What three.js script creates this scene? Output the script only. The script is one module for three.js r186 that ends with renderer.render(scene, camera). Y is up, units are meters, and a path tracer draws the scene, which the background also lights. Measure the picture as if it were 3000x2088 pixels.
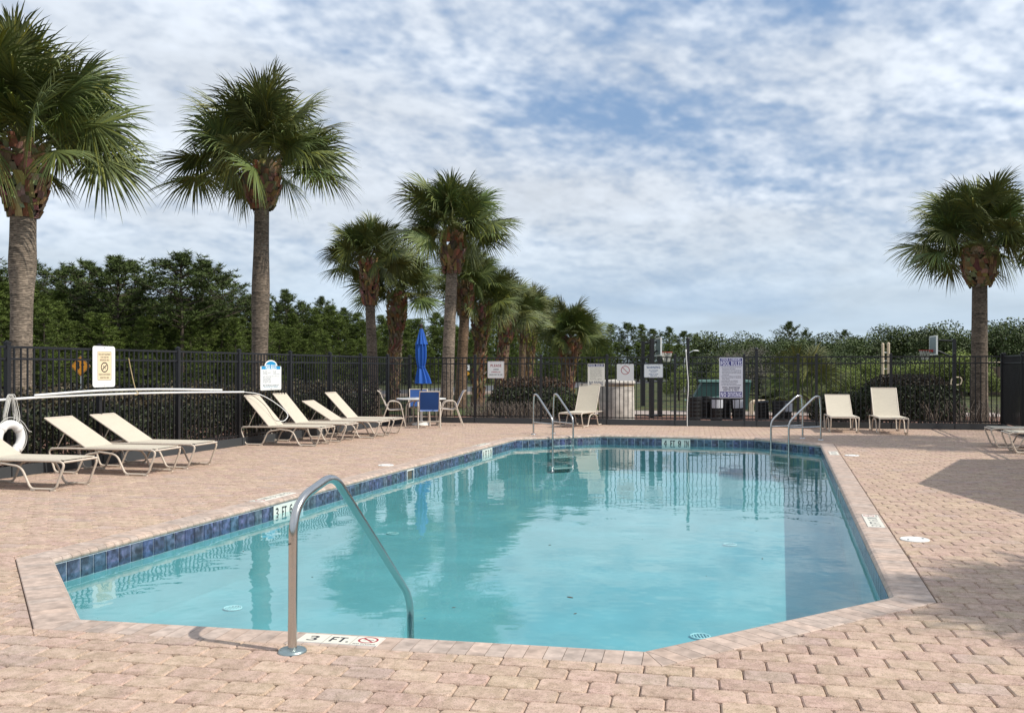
import * as THREE from 'three';
import { mergeGeometries } from 'three/addons/utils/BufferGeometryUtils.js';

// ---------- camera, sky, sun, exposure ----------
const FPX = 2750, EYE = 1.46, HY = 1080, CX = 1500;            // focal length in photo pixels, eye height, horizon row, centre column
const scene = new THREE.Scene();
const camera = new THREE.PerspectiveCamera(2 * Math.atan(1044 / FPX) * 180 / Math.PI, 3000 / 2088, 0.1, 1500);
camera.position.set(0, EYE, 0);
camera.setViewOffset(3000, 2088, 0, -(HY - 1044), 3000, 2088);
const renderer = new THREE.WebGLRenderer({ antialias: true });
renderer.toneMapping = THREE.LinearToneMapping;
renderer.toneMappingExposure = 1.04;
renderer.shadowMap.enabled = true;

const SUN_EL = 49.5 * Math.PI / 180, SUN_DIR = new THREE.Vector3(0.9945 * Math.cos(SUN_EL), Math.sin(SUN_EL), 0.105 * Math.cos(SUN_EL)).normalize();
const sun = new THREE.DirectionalLight(new THREE.Color(1, 0.945, 0.86), 4.0);
sun.position.copy(SUN_DIR).multiplyScalar(80); sun.castShadow = true;
Object.assign(sun.shadow.camera, { left: -40, right: 40, top: 40, bottom: -40, near: 1, far: 200 }); sun.shadow.mapSize.set(4096, 4096);
scene.add(sun); scene.add(sun.target); sun.target.position.set(0, 0, -15);

// ---------- small helpers ----------
function rng(s) { s |= 0; return () => { s = (s + 0x6d2b79f5) | 0; let t = Math.imul(s ^ (s >>> 15), 1 | s); t = (t + Math.imul(t ^ (t >>> 7), 61 | t)) ^ t; return ((t ^ (t >>> 14)) >>> 0) / 4294967296; }; }
const lerp = (a, b, t) => a + (b - a) * t, clamp = (x, a, b) => Math.min(b, Math.max(a, x)), sstep = (a, b, x) => { const t = clamp((x - a) / (b - a), 0, 1); return t * t * (3 - 2 * t); };
const hash = (x, y, s) => { let h = Math.imul(x, 374761393) + Math.imul(y, 668265263) + Math.imul(s, 974711); h = Math.imul(h ^ (h >>> 13), 1274126177); return ((h ^ (h >>> 16)) >>> 0) / 4294967296; };
function vnoise(x, y, s, per) {
  let ix = Math.floor(x), iy = Math.floor(y); const fx = x - ix, fy = y - iy, u = fx * fx * fx * (fx * (fx * 6 - 15) + 10), v = fy * fy * fy * (fy * (fy * 6 - 15) + 10);
  let jx = ix + 1, jy = iy + 1;
  if (per) { ix = ((ix % per) + per) % per; jx = ((jx % per) + per) % per; iy = ((iy % per) + per) % per; jy = ((jy % per) + per) % per; }
  const a = hash(ix, iy, s), b = hash(jx, iy, s), c = hash(ix, jy, s), d = hash(jx, jy, s);
  return a + (b - a) * u + (c - a) * v + (a - b - c + d) * u * v;
}
function fbm(x, y, s, oct, per) { let a = 0.5, t = 0, n = 0; for (let i = 0; i < oct; i++) { t += a * vnoise(x, y, s + i * 17, per); n += a; x *= 2; y *= 2; if (per) per *= 2; a *= 0.5; } return t / n; }

// ---------- the sky: blue air under a thin broken altocumulus layer ----------
{
  const W = 4096, H = 2048, data = new Float32Array(W * H * 4);
  const patches = [[1950, 380, 420, 120, 0.2], [2650, 480, 330, 90, 0.12], [1560, 300, 320, 95, 0.16], [2560, 640, 330, 90, 0.17], [2280, 560, 260, 60, 0.12], [2330, 30, 300, 70, 0.14], [1780, 60, 130, 90, 0.1], [1120, 140, 190, 60, 0.08],
    [1500, 560, 480, 90, -0.26], [2500, 200, 420, 120, -0.16], [1250, 330, 240, 60, -0.14], [1950, 620, 420, 60, -0.16], [300, 380, 600, 330, -0.12], [1350, 60, 300, 120, -0.08], [2250, 850, 700, 110, 0.12]];
  for (let r = 0; r < H; r++) {
    const up = ((r + 0.5) / H - 0.5) * Math.PI, y = Math.sin(up);
    for (let c = 0; c < W; c++) {
      const o = (r * W + c) * 4; data[o + 3] = 1;
      if (y < -0.02) { data[o] = 0.30; data[o + 1] = 0.33; data[o + 2] = 0.34; continue; }
      const az = ((c + 0.5) / W - 0.5) * 2 * Math.PI, x = Math.cos(az) * Math.cos(up), z = Math.sin(az) * Math.cos(up);
      const e = Math.max(y, 0.006);
      // air
      const hz = Math.pow(1 - clamp(e, 0, 1), 6);
      let R = lerp(0.205, 0.43, hz), G = lerp(0.345, 0.575, hz), B = lerp(0.585, 0.735, hz);
      // cloud layer, a flat sheet seen in perspective
      const k = 1 / (e + 0.13), px = x * k * 1.15, pz = z * k * 1.15;
      const wx = fbm(px * 0.9 + 7, pz * 0.9, 71, 3) - 0.5, wz = fbm(px * 0.9, pz * 0.9 + 31, 93, 3) - 0.5;
      const big = fbm(px * 0.5 + 3.7 + wx * 0.6, pz * 0.5 + 11.3 + wz * 0.6, 5, 3);
      const k2 = 1 / (e + 0.25), qx = x * k2, qz = z * k2, puff = fbm(qx * 14 + wx * 3 + qz * 3, qz * 15 + wz * 3, 23, 4), fine = fbm(qx * 46 + wx * 4 + qz * 9, qz * 46, 41, 4);
      let cov = 0.66 + (big - 0.5) * 0.55;
      if (z < -0.2) {                                               // where the photograph shows its open and its closed patches
        const ix = CX + FPX * x / -z, iy = HY - FPX * y / -z;
        if (ix > -900 && ix < 3900 && iy > -700) for (const [ax, ay, sx, sy, s] of patches) { const d = ((ix - ax) / sx) ** 2 + ((iy - ay) / sy) ** 2; if (d < 9) cov -= s * Math.exp(-d * 1.1); }
      }
      const low = sstep(0.02, 0.17, e), dens = cov + (puff - 0.5) * 0.43 * low + (fine - 0.5) * 0.28 * low;
      const a = sstep(0.2, 0.82, dens) * 0.95, lumpy = (puff - 0.5) * 0.6 + (fine - 0.5) * 0.4;
      const toSun = x * SUN_DIR.x + y * SUN_DIR.y + z * SUN_DIR.z, glow = Math.pow(Math.max(0, toSun), 4) * 0.22;
      const veil = fbm(px * 1.4 + wz * 2, pz * 1.1 - wx, 57, 4);
      let s = 1.05 + (veil - 0.5) * 0.42 + lumpy * 0.34 * low + glow;
      const far = 1 - sstep(0.02, 0.2, e), cr = lerp(0.735, 0.56, far) * s, cg = lerp(0.795, 0.675, far) * s, cb = lerp(0.875, 0.78, far) * s;
      R = lerp(R, cr, a); G = lerp(G, cg, a); B = lerp(B, cb, a);
      data[o] = R; data[o + 1] = G; data[o + 2] = B;
    }
  }
  const t = new THREE.DataTexture(data, W, H, THREE.RGBAFormat, THREE.FloatType);
  t.mapping = THREE.EquirectangularReflectionMapping; t.magFilter = THREE.LinearFilter; t.needsUpdate = true;
  scene.background = t; scene.environment = t;
}

// ---------- building helpers ----------
const names = new Map();
function numbered(n) { const k = names.get(n) || 0; names.set(n, k + 1); return k ? n + '_' + String(k).padStart(3, '0') : n; }
const V = (x, y, z) => new THREE.Vector3(x, y, z);
const ground = (x, y, h = 0) => { const d = (y - HY), t = (EYE - h) / d; return { X: (x - CX) * t, Z: FPX * t }; };  // photo pixel of a point at height h
const atX = (x, Z) => (x - CX) / FPX * Z, heightAt = (y, Z) => EYE - (y - HY) / FPX * Z;
function tag(o, label, category, group, kind) { o.userData.label = label; if (category) o.userData.category = category; if (group) o.userData.group = group; if (kind) o.userData.kind = kind; return o; }
function thing(name, label, category, x = 0, y = 0, Z = 0, turn = 0, group) { const g = new THREE.Group(); g.name = numbered(name); g.position.set(x, y, -Z); g.rotation.y = turn; tag(g, label, category, group); scene.add(g); return g; }
function part(parent, name, geo, mat) { const m = new THREE.Mesh(geo, mat); m.name = name; m.castShadow = m.receiveShadow = true; parent.add(m); return m; }
function top(name, geo, mat, label, category, group, kind) { const m = part(scene, numbered(name), geo, mat); return tag(m, label, category, group, kind); }
function dup(src, x, y, Z, turn, label, group) { const c = src.clone(); c.name = numbered(src.name.replace(/_\d{3}$/, '')); c.userData = { ...src.userData }; c.position.set(x, y, -Z); c.rotation.y = turn; if (label) c.userData.label = label; if (group) c.userData.group = group; scene.add(c); return c; }
function merge(list) {
  const gs = list.map((g) => { const q = g.index ? g.toNonIndexed() : g; for (const k of Object.keys(q.attributes)) if (!['position', 'normal', 'uv'].includes(k)) q.deleteAttribute(k); if (!q.attributes.normal) q.computeVertexNormals(); if (!q.attributes.uv) q.setAttribute('uv', new THREE.BufferAttribute(new Float32Array(q.attributes.position.count * 2), 2)); return q; });
  return mergeGeometries(gs);
}
const box = (w, h, d, x = 0, y = 0, z = 0) => new THREE.BoxGeometry(w, h, d).translate(x, y, z);
function fillet(pts, rad, n = 5) {
  const out = [pts[0].clone()];
  for (let i = 1; i < pts.length - 1; i++) {
    const p = pts[i], a = pts[i - 1].clone().sub(p), b = pts[i + 1].clone().sub(p), r = Math.min(Array.isArray(rad) ? rad[i - 1] : rad, a.length() * 0.48, b.length() * 0.48);
    const A = p.clone().add(a.normalize().multiplyScalar(r)), B = p.clone().add(b.normalize().multiplyScalar(r));
    for (let k = 0; k <= n; k++) { const t = k / n; out.push(A.clone().multiplyScalar((1 - t) * (1 - t)).addScaledVector(p, 2 * t * (1 - t)).addScaledVector(B, t * t)); }
  }
  out.push(pts[pts.length - 1].clone()); return out;
}
function sweep(pts, rad, seg = 8, closed = false, caps = true) {   // tube along points; rad may be a function of 0..1
  const n = pts.length, pos = [], nor = [], uv = [], idx = [];
  let N = null, len = 0;
  for (let i = 0; i < n; i++) {
    const t = pts[Math.min(i + 1, n - 1)].clone().sub(pts[Math.max(i - 1, 0)]); if (closed) t.copy(pts[(i + 1) % n]).sub(pts[(i - 1 + n) % n]); t.normalize();
    if (!N) { N = Math.abs(t.y) < 0.9 ? V(0, 1, 0) : V(1, 0, 0); } N.addScaledVector(t, -N.dot(t)).normalize();
    const B = t.clone().cross(N), r = typeof rad === 'function' ? rad(i / (n - 1)) : rad; if (i) len += pts[i].distanceTo(pts[i - 1]);
    for (let k = 0; k <= seg; k++) { const a = k / seg * Math.PI * 2, d = N.clone().multiplyScalar(Math.cos(a)).addScaledVector(B, Math.sin(a)); pos.push(pts[i].x + d.x * r, pts[i].y + d.y * r, pts[i].z + d.z * r); nor.push(d.x, d.y, d.z); uv.push(k / seg, len); }
  }
  const w = seg + 1, m = closed ? n : n - 1;
  for (let i = 0; i < m; i++) for (let k = 0; k < seg; k++) { const a = i * w + k, b = ((i + 1) % n) * w + k; idx.push(a, a + 1, b, b, a + 1, b + 1); }
  if (caps && !closed) for (const i of [0, n - 1]) { const c = pos.length / 3; pos.push(pts[i].x, pts[i].y, pts[i].z); const t = pts[i ? n - 1 : 1].clone().sub(pts[i ? n - 2 : 0]).normalize().multiplyScalar(i ? 1 : -1); nor.push(t.x, t.y, t.z); uv.push(0, 0); for (let k = 0; k < seg; k++) i ? idx.push(c, i * w + k, i * w + k + 1) : idx.push(c, k + 1, k); }
  const g = new THREE.BufferGeometry(); g.setAttribute('position', new THREE.Float32BufferAttribute(pos, 3)); g.setAttribute('normal', new THREE.Float32BufferAttribute(nor, 3)); g.setAttribute('uv', new THREE.Float32BufferAttribute(uv, 2)); g.setIndex(idx); return g;
}
class Tris {                                                       // loose triangles with uv and colour
  constructor() { this.p = []; this.u = []; this.c = []; }
  tri(a, b, c, ua, ub, uc, col) { this.p.push(...a, ...b, ...c); this.u.push(...ua, ...ub, ...uc); for (let i = 0; i < 3; i++) this.c.push(...col); }
  geo(colors = true) { const g = new THREE.BufferGeometry(); g.setAttribute('position', new THREE.Float32BufferAttribute(this.p, 3)); g.setAttribute('uv', new THREE.Float32BufferAttribute(this.u, 2)); if (colors) g.setAttribute('color', new THREE.Float32BufferAttribute(this.c, 3)); g.computeVertexNormals(); return g; }
}

// ---------- textures (what surfaces are made of) ----------
function tex(n, fn, srgb, rep = 1) {
  const d = new Uint8Array(n * n * 4); for (let j = 0; j < n; j++) for (let i = 0; i < n; i++) { const c = fn(i / n, j / n), o = (j * n + i) * 4; d[o] = clamp(c[0], 0, 1) * 255; d[o + 1] = clamp(c[1], 0, 1) * 255; d[o + 2] = clamp(c[2], 0, 1) * 255; d[o + 3] = 255; }
  const t = new THREE.DataTexture(d, n, n); t.wrapS = t.wrapT = THREE.RepeatWrapping; t.magFilter = THREE.LinearFilter; if (srgb) t.colorSpace = THREE.SRGBColorSpace; t.repeat.set(rep, rep); t.needsUpdate = true; return t;
}
const g1 = (v) => [v, v, v];
function speckle(n, seed, count, fn, base) {                       // flecks scattered over a tile
  const r = rng(seed), a = new Float32Array(n * n).fill(0);
  for (let i = 0; i < count; i++) { const x = r() * n, y = r() * n, s = 0.9 + r() * r() * 3.4, v = fn(r()); for (let dy = -4; dy <= 4; dy++) for (let dx = -4; dx <= 4; dx++) { const d = Math.hypot(dx * (0.7 + 0.6 * r()), dy); if (d < s) { const ix = ((Math.floor(x + dx) % n) + n) % n, iy = ((Math.floor(y + dy) % n) + n) % n; a[iy * n + ix] = v * (1 - 0.4 * d / s); } } }
  return a;
}
const SP = 1024, spk = speckle(SP, 9, 26000, (v) => v < 0.62 ? 0.22 + v * 0.4 : -0.35 - v * 0.25);
const paverTex = tex(SP, (u, v) => { const f = fbm(u * 24, v * 24, 3, 5, 24), b = fbm(u * 5, v * 5, 8, 3, 5), k = spk[Math.floor(v * SP) * SP + Math.floor(u * SP)], q = 0.90 + (f - 0.5) * 0.26 + (b - 0.5) * 0.08 + k * 0.42; return [q, q * (0.985 + (b - 0.5) * 0.06), q * (0.965 + (f - 0.5) * 0.05)]; }, true);
const paverBump = tex(SP, (u, v) => g1(0.5 + (fbm(u * 40, v * 40, 13, 4, 40) - 0.5) * 0.7 + spk[Math.floor(v * SP) * SP + Math.floor(u * SP)] * 0.35));
const copeTex = tex(512, (u, v) => { const q = 0.88 + (fbm(u * 12, v * 12, 33, 5, 12) - 0.5) * 0.3 + (fbm(u * 3, v * 3, 34, 3, 3) - 0.5) * 0.12; return [q, q * 0.985, q * 0.97]; }, true);
const slateTex = tex(512, (u, v) => { const w = fbm(u * 4, v * 4, 51, 3, 4), f = fbm(u * 9 + w * 2, v * 9 + w, 52, 5, 9 * 1), s = Math.abs(f - 0.5) * 2, q = 0.55 + (f - 0.5) * 0.75; return [q * (0.82 + s * 0.15), q * 0.93, q]; }, true);
const plasterTex = tex(512, (u, v) => { const f = fbm(u * 6, v * 6, 61, 5, 6), b = fbm(u * 2, v * 2, 62, 3, 2), q = 0.9 + (f - 0.5) * 0.12 + (b - 0.5) * 0.05; return [q * 0.97, q, q]; }, true);
const barkTex = tex(512, (u, v) => { const ring = fbm(u * 3, v * 46, 71, 3, 0), w = vnoise(u * 8, v * 3, 74, 8), y = v * 26 + (vnoise(u * 6, v * 5, 72, 0) - 0.5) * 1.3, line = Math.pow(Math.abs(Math.sin(y * Math.PI)), 0.35), f = fbm(u * 26, v * 60, 73, 3, 0), q = 0.46 + line * 0.15 + (f - 0.5) * 0.5 + (ring - 0.5) * 0.25 + (w - 0.5) * 0.1; return [q * 1.03, q, q * 0.95]; }, true);
const barkBump = tex(512, (u, v) => { const y = v * 26 + (vnoise(u * 6, v * 5, 72, 0) - 0.5) * 1.3; return g1(Math.pow(Math.abs(Math.sin(y * Math.PI)), 0.4) * 0.6 + fbm(u * 26, v * 60, 73, 3, 0) * 0.4); });
const waveBump = tex(1024, (u, v) => g1(fbm(u * 7, v * 9, 81, 3, 0) * 0 + 0.62 * smoothTile(u, v, 7, 81) + 0.26 * smoothTile(u, v, 17, 82) + 0.12 * smoothTile(u, v, 41, 83)));
function smoothTile(u, v, n, s) { return vnoise(u * n, v * n, s, n); }
const lawnTex = tex(512, (u, v) => { const f = fbm(u * 30, v * 30, 91, 4, 30), b = fbm(u * 4, v * 4, 92, 4, 4), q = 0.5 + (f - 0.5) * 0.9; return [q * (0.8 + b * 0.5), q, q * (0.5 + 0.3 * b)]; }, true);
const mulchTex = tex(512, (u, v) => { const f = fbm(u * 40, v * 16, 101, 4, 0), g = fbm(u * 14, v * 40, 102, 4, 0), q = 0.35 + Math.max(f, g) * 0.7 - 0.15; return [q, q * 0.8, q * 0.7]; }, true);
const concTex = tex(512, (u, v) => g1(0.78 + (fbm(u * 14, v * 14, 111, 5, 14) - 0.5) * 0.4), true);
const brushTex = tex(256, (u, v) => g1(0.5 + (fbm(u * 3, v * 90, 121, 3, 0) - 0.5) * 0.5));
const weaveTex = tex(256, (u, v) => g1(0.86 + 0.08 * Math.sin(u * Math.PI * 2 * 40) * Math.sin(v * Math.PI * 2 * 40) + (fbm(u * 8, v * 8, 131, 3, 8) - 0.5) * 0.03), true);

// ---------- materials ----------
const C = (r, g, b) => new THREE.Color().setRGB(r, g, b);
const std = (o) => new THREE.MeshStandardMaterial(o), phy = (o) => new THREE.MeshPhysicalMaterial(o);
const M = {
  paver: std({ map: paverTex, bumpMap: paverBump, bumpScale: 0.0035, vertexColors: true, roughness: 0.92 }),
  sand: std({ color: C(0.13, 0.095, 0.075), roughness: 1 }),
  cope: std({ map: copeTex, bumpMap: copeTex, bumpScale: 0.0012, vertexColors: true, roughness: 0.8 }),
  mortar: std({ color: C(0.36, 0.305, 0.265), roughness: 1 }),
  tile: std({ map: slateTex, vertexColors: true, roughness: 0.22 }),
  grout: std({ color: C(0.50, 0.56, 0.60), roughness: 0.9 }),
  plaster: std({ map: plasterTex, color: C(0.25, 0.50, 0.53), roughness: 0.85 }),
  water: phy({ color: C(0.74, 0.93, 0.94), roughness: 0.012, transmission: 1, thickness: 0, ior: 1.33, bumpMap: waveBump, bumpScale: 0.0026 }),
  grate: std({ color: C(0.52, 0.70, 0.70), roughness: 0.6 }),
  steel: std({ color: C(0.56, 0.55, 0.53), metalness: 1, roughness: 0.24, roughnessMap: null }),
  flange: std({ color: C(0.36, 0.43, 0.42), metalness: 0.9, roughness: 0.35 }),
  black: std({ color: C(0.012, 0.012, 0.014), roughness: 0.42 }),
  wire: std({ color: C(0.015, 0.015, 0.016), roughness: 0.6 }),
  curb: std({ color: C(0.045, 0.05, 0.054), roughness: 0.6 }),
  frame: std({ color: C(0.60, 0.52, 0.43), roughness: 0.42 }),
  sling: std({ map: weaveTex, color: C(0.80, 0.715, 0.57), roughness: 0.85 }),
  white: std({ color: C(0.80, 0.80, 0.78), roughness: 0.45 }),
  whitePlastic: std({ color: C(0.78, 0.77, 0.73), roughness: 0.38 }),
  blueSling: phy({ color: C(0.02, 0.12, 0.42), roughness: 0.8, transmission: 0.42, thickness: 0 }),
  blueCloth: std({ color: C(0.008, 0.085, 0.38), roughness: 0.75 }),
  bronze: std({ color: C(0.05, 0.04, 0.035), roughness: 0.5, metalness: 0.4 }),
  lawn: std({ map: lawnTex, color: C(0.16, 0.22, 0.055), roughness: 1 }),
  mulch: std({ map: mulchTex, color: C(0.52, 0.40, 0.345), roughness: 1 }),
  asphalt: std({ map: concTex, color: C(0.16, 0.16, 0.165), roughness: 0.95 }),
  conc: std({ map: concTex, color: C(0.64, 0.52, 0.45), roughness: 0.9 }),
  bark: std({ map: barkTex, color: C(0.64, 0.54, 0.455), bumpMap: barkBump, bumpScale: 0.012, roughness: 0.95 }),
  barkDark: std({ map: barkTex, color: C(0.45, 0.375, 0.315), bumpMap: barkBump, bumpScale: 0.012, roughness: 0.95 }),
  barkRed: std({ map: barkTex, color: C(0.50, 0.34, 0.235), bumpMap: barkBump, bumpScale: 0.012, roughness: 0.95 }),
  boot: std({ vertexColors: true, roughness: 0.9 }),
  frond: phy({ vertexColors: true, roughness: 0.55, specularIntensity: 0.8 }),
  plume: std({ color: C(0.30, 0.32, 0.05), roughness: 0.9 }),
  plumePale: std({ color: C(0.42, 0.40, 0.16), roughness: 0.9 }),
  pineBark: std({ color: C(0.085, 0.065, 0.05), roughness: 1 }),
  needle: std({ vertexColors: true, roughness: 0.8 }),
  leaf: std({ vertexColors: true, roughness: 0.65 }),
  twig: std({ color: C(0.20, 0.165, 0.135), roughness: 1 }),
  tan: std({ color: C(0.62, 0.50, 0.36), roughness: 0.7 }),
  stucco: std({ map: concTex, color: C(0.95, 0.88, 0.78), roughness: 0.95 }),
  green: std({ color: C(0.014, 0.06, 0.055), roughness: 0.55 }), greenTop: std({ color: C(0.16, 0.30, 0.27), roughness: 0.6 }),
  bin: std({ color: C(0.012, 0.012, 0.012), roughness: 0.5 }), paper: std({ color: C(0.62, 0.64, 0.68), roughness: 0.8 }),
  red: std({ color: C(0.50, 0.03, 0.02), roughness: 0.5 }), glassBoard: std({ color: C(0.22, 0.27, 0.30), roughness: 0.25 }),
  brown: std({ color: C(0.085, 0.06, 0.045), roughness: 0.9 }), wallPaint: std({ map: concTex, color: C(0.72, 0.60, 0.46), roughness: 0.9 }), roof: std({ map: concTex, color: C(0.16, 0.15, 0.145), roughness: 0.95 }),
  rope: std({ color: C(0.58, 0.57, 0.53), roughness: 0.85 }), ropeTan: std({ color: C(0.45, 0.35, 0.19), roughness: 0.9 }),
  yellow: std({ color: C(0.62, 0.30, 0.02), roughness: 0.55 }), alu: std({ color: C(0.55, 0.56, 0.57), metalness: 0.8, roughness: 0.45 }),
};
M.steel.roughnessMap = tex(256, (u, v) => g1(0.85 + (fbm(u * 6, v * 30, 141, 4, 0) - 0.5) * 0.7));

// ---------- layout in metres: X right, Z away from the camera ----------
const POOL = [[-3.56, 7.26], [-2.537, 5.5], [0.687, 4.873], [2.45, 6.03], [5.98, 18.17], [5.135, 19.83], [1.96, 20.75], [0.089, 19.79]];   // inner edge of the coping
const NP = POOL.length, COPE_W = 0.245, WATER_Y = -0.165;
const edges = POOL.map((a, i) => { const b = POOL[(i + 1) % NP], dx = b[0] - a[0], dz = b[1] - a[1], L = Math.hypot(dx, dz); let n = [dz / L, -dx / L]; const mx = (a[0] + b[0]) / 2 - 1.2, mz = (a[1] + b[1]) / 2 - 12.8; if (n[0] * mx + n[1] * mz < 0) n = [-n[0], -n[1]]; return { a, b, L, d: [dx / L, dz / L], n }; });
function offsetPoly(w) { return POOL.map((p, i) => { const n1 = edges[(i + NP - 1) % NP].n, n2 = edges[i].n, k = w / (1 + n1[0] * n2[0] + n1[1] * n2[1]); return [p[0] + (n1[0] + n2[0]) * k, p[1] + (n1[1] + n2[1]) * k]; }); }
const OUTER = offsetPoly(COPE_W);
const edgeAt = (i, s, t, y) => V(edges[i].a[0] + edges[i].d[0] * s + edges[i].n[0] * t, y, -(edges[i].a[1] + edges[i].d[1] * s + edges[i].n[1] * t));  // t outward
const FL0 = [-7.66, 9.5], FC = [-2.74, 25.7], FR = [11.7, 22.3], FN = [5.4, 0.6];  // fence corners (left start, far left, far right, right end)
{ const k = (FC[0] + 6.78) / (FC[1] - 12.43); FL0[0] = -6.78 + k * (FL0[1] - 12.43) - 0.078; FC[0] -= 0.05; }
const floorY = (Z) => -0.72 - 0.06 * clamp((Z - 5) / 15, 0, 1);
const shapeOf = (pts) => new THREE.Shape(pts.map(([x, z]) => new THREE.Vector2(x, z)));
function flat(shape, y) { const g = new THREE.ShapeGeometry(shape); g.rotateX(-Math.PI / 2); g.translate(0, y, 0); return g; }   // shape y becomes -z: away

// ---------- ground, road, beds ----------
function sheet(name, pts, y, mat, label, scale = 1) { const g = flat(shapeOf(pts), y); const uv = g.attributes.uv, p = g.attributes.position; for (let i = 0; i < uv.count; i++) uv.setXY(i, p.getX(i) / scale, p.getZ(i) / scale); return top(name, g, mat, label, name, null, 'structure'); }
{ // ground as a ring of four sheets round the pool so that the basin stays open
  const S = new THREE.Shape([[-600, -60], [700, -60], [700, 900], [-600, 900]].map(([x, z]) => new THREE.Vector2(x, z)));
  S.holes.push(new THREE.Path(offsetPoly(0.16).map(([x, z]) => new THREE.Vector2(x, z))));
  const g = flat(S, -0.075); const p = g.attributes.position, uv = g.attributes.uv; for (let i = 0; i < uv.count; i++) uv.setXY(i, p.getX(i) / 6, p.getZ(i) / 6);
  top('ground', g, M.lawn, 'green lawn spreading beyond the pool fence to the woods', 'ground', null, 'structure');
}
sheet('mulch_bed', [[-13, 6], [-7.9, 9.4], [-2.75, 25.95], [11.8, 22.5], [16, 21.5], [16.5, 29.5], [-4.6, 30.5], [-8.2, 27], [-15, 9]], -0.05, M.mulch, 'brown mulch bed just outside the pool fence', 1.5);
sheet('pavement', [[2.2, 31.2], [30, 27.6], [30, 30.4], [2.2, 34.2]], -0.045, M.conc, 'pale concrete path crossing the lawn behind the far fence', 2.5);
sheet('road', [[-60, 44], [-12, 44], [-1, 58], [22, 120], [12, 124], [-9, 64], [-16, 51], [-60, 51]], -0.045, M.asphalt, 'grey road curving past the palms beyond the fence', 4);
for (const [pts, lab] of [[[[-60, 43.8], [-12, 43.8], [-0.8, 57.8]], 'pale kerb along the near side of the road'], [[[-60, 51.2], [-16.1, 51.2], [-9.1, 64.2]], 'pale kerb along the far side of the road']]) {
  const gs = []; for (let i = 0; i < 2; i++) { const [a, b] = [pts[i], pts[i + 1]], L = Math.hypot(b[0] - a[0], b[1] - a[1]); gs.push(new THREE.BoxGeometry(L, 0.16, 0.35).rotateY(Math.atan2(b[1] - a[1], b[0] - a[0])).translate((a[0] + b[0]) / 2, 0.02, -(a[1] + b[1]) / 2)); }
  top('kerb', merge(gs), M.conc, lab, 'kerb', null, 'structure');
}

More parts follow.
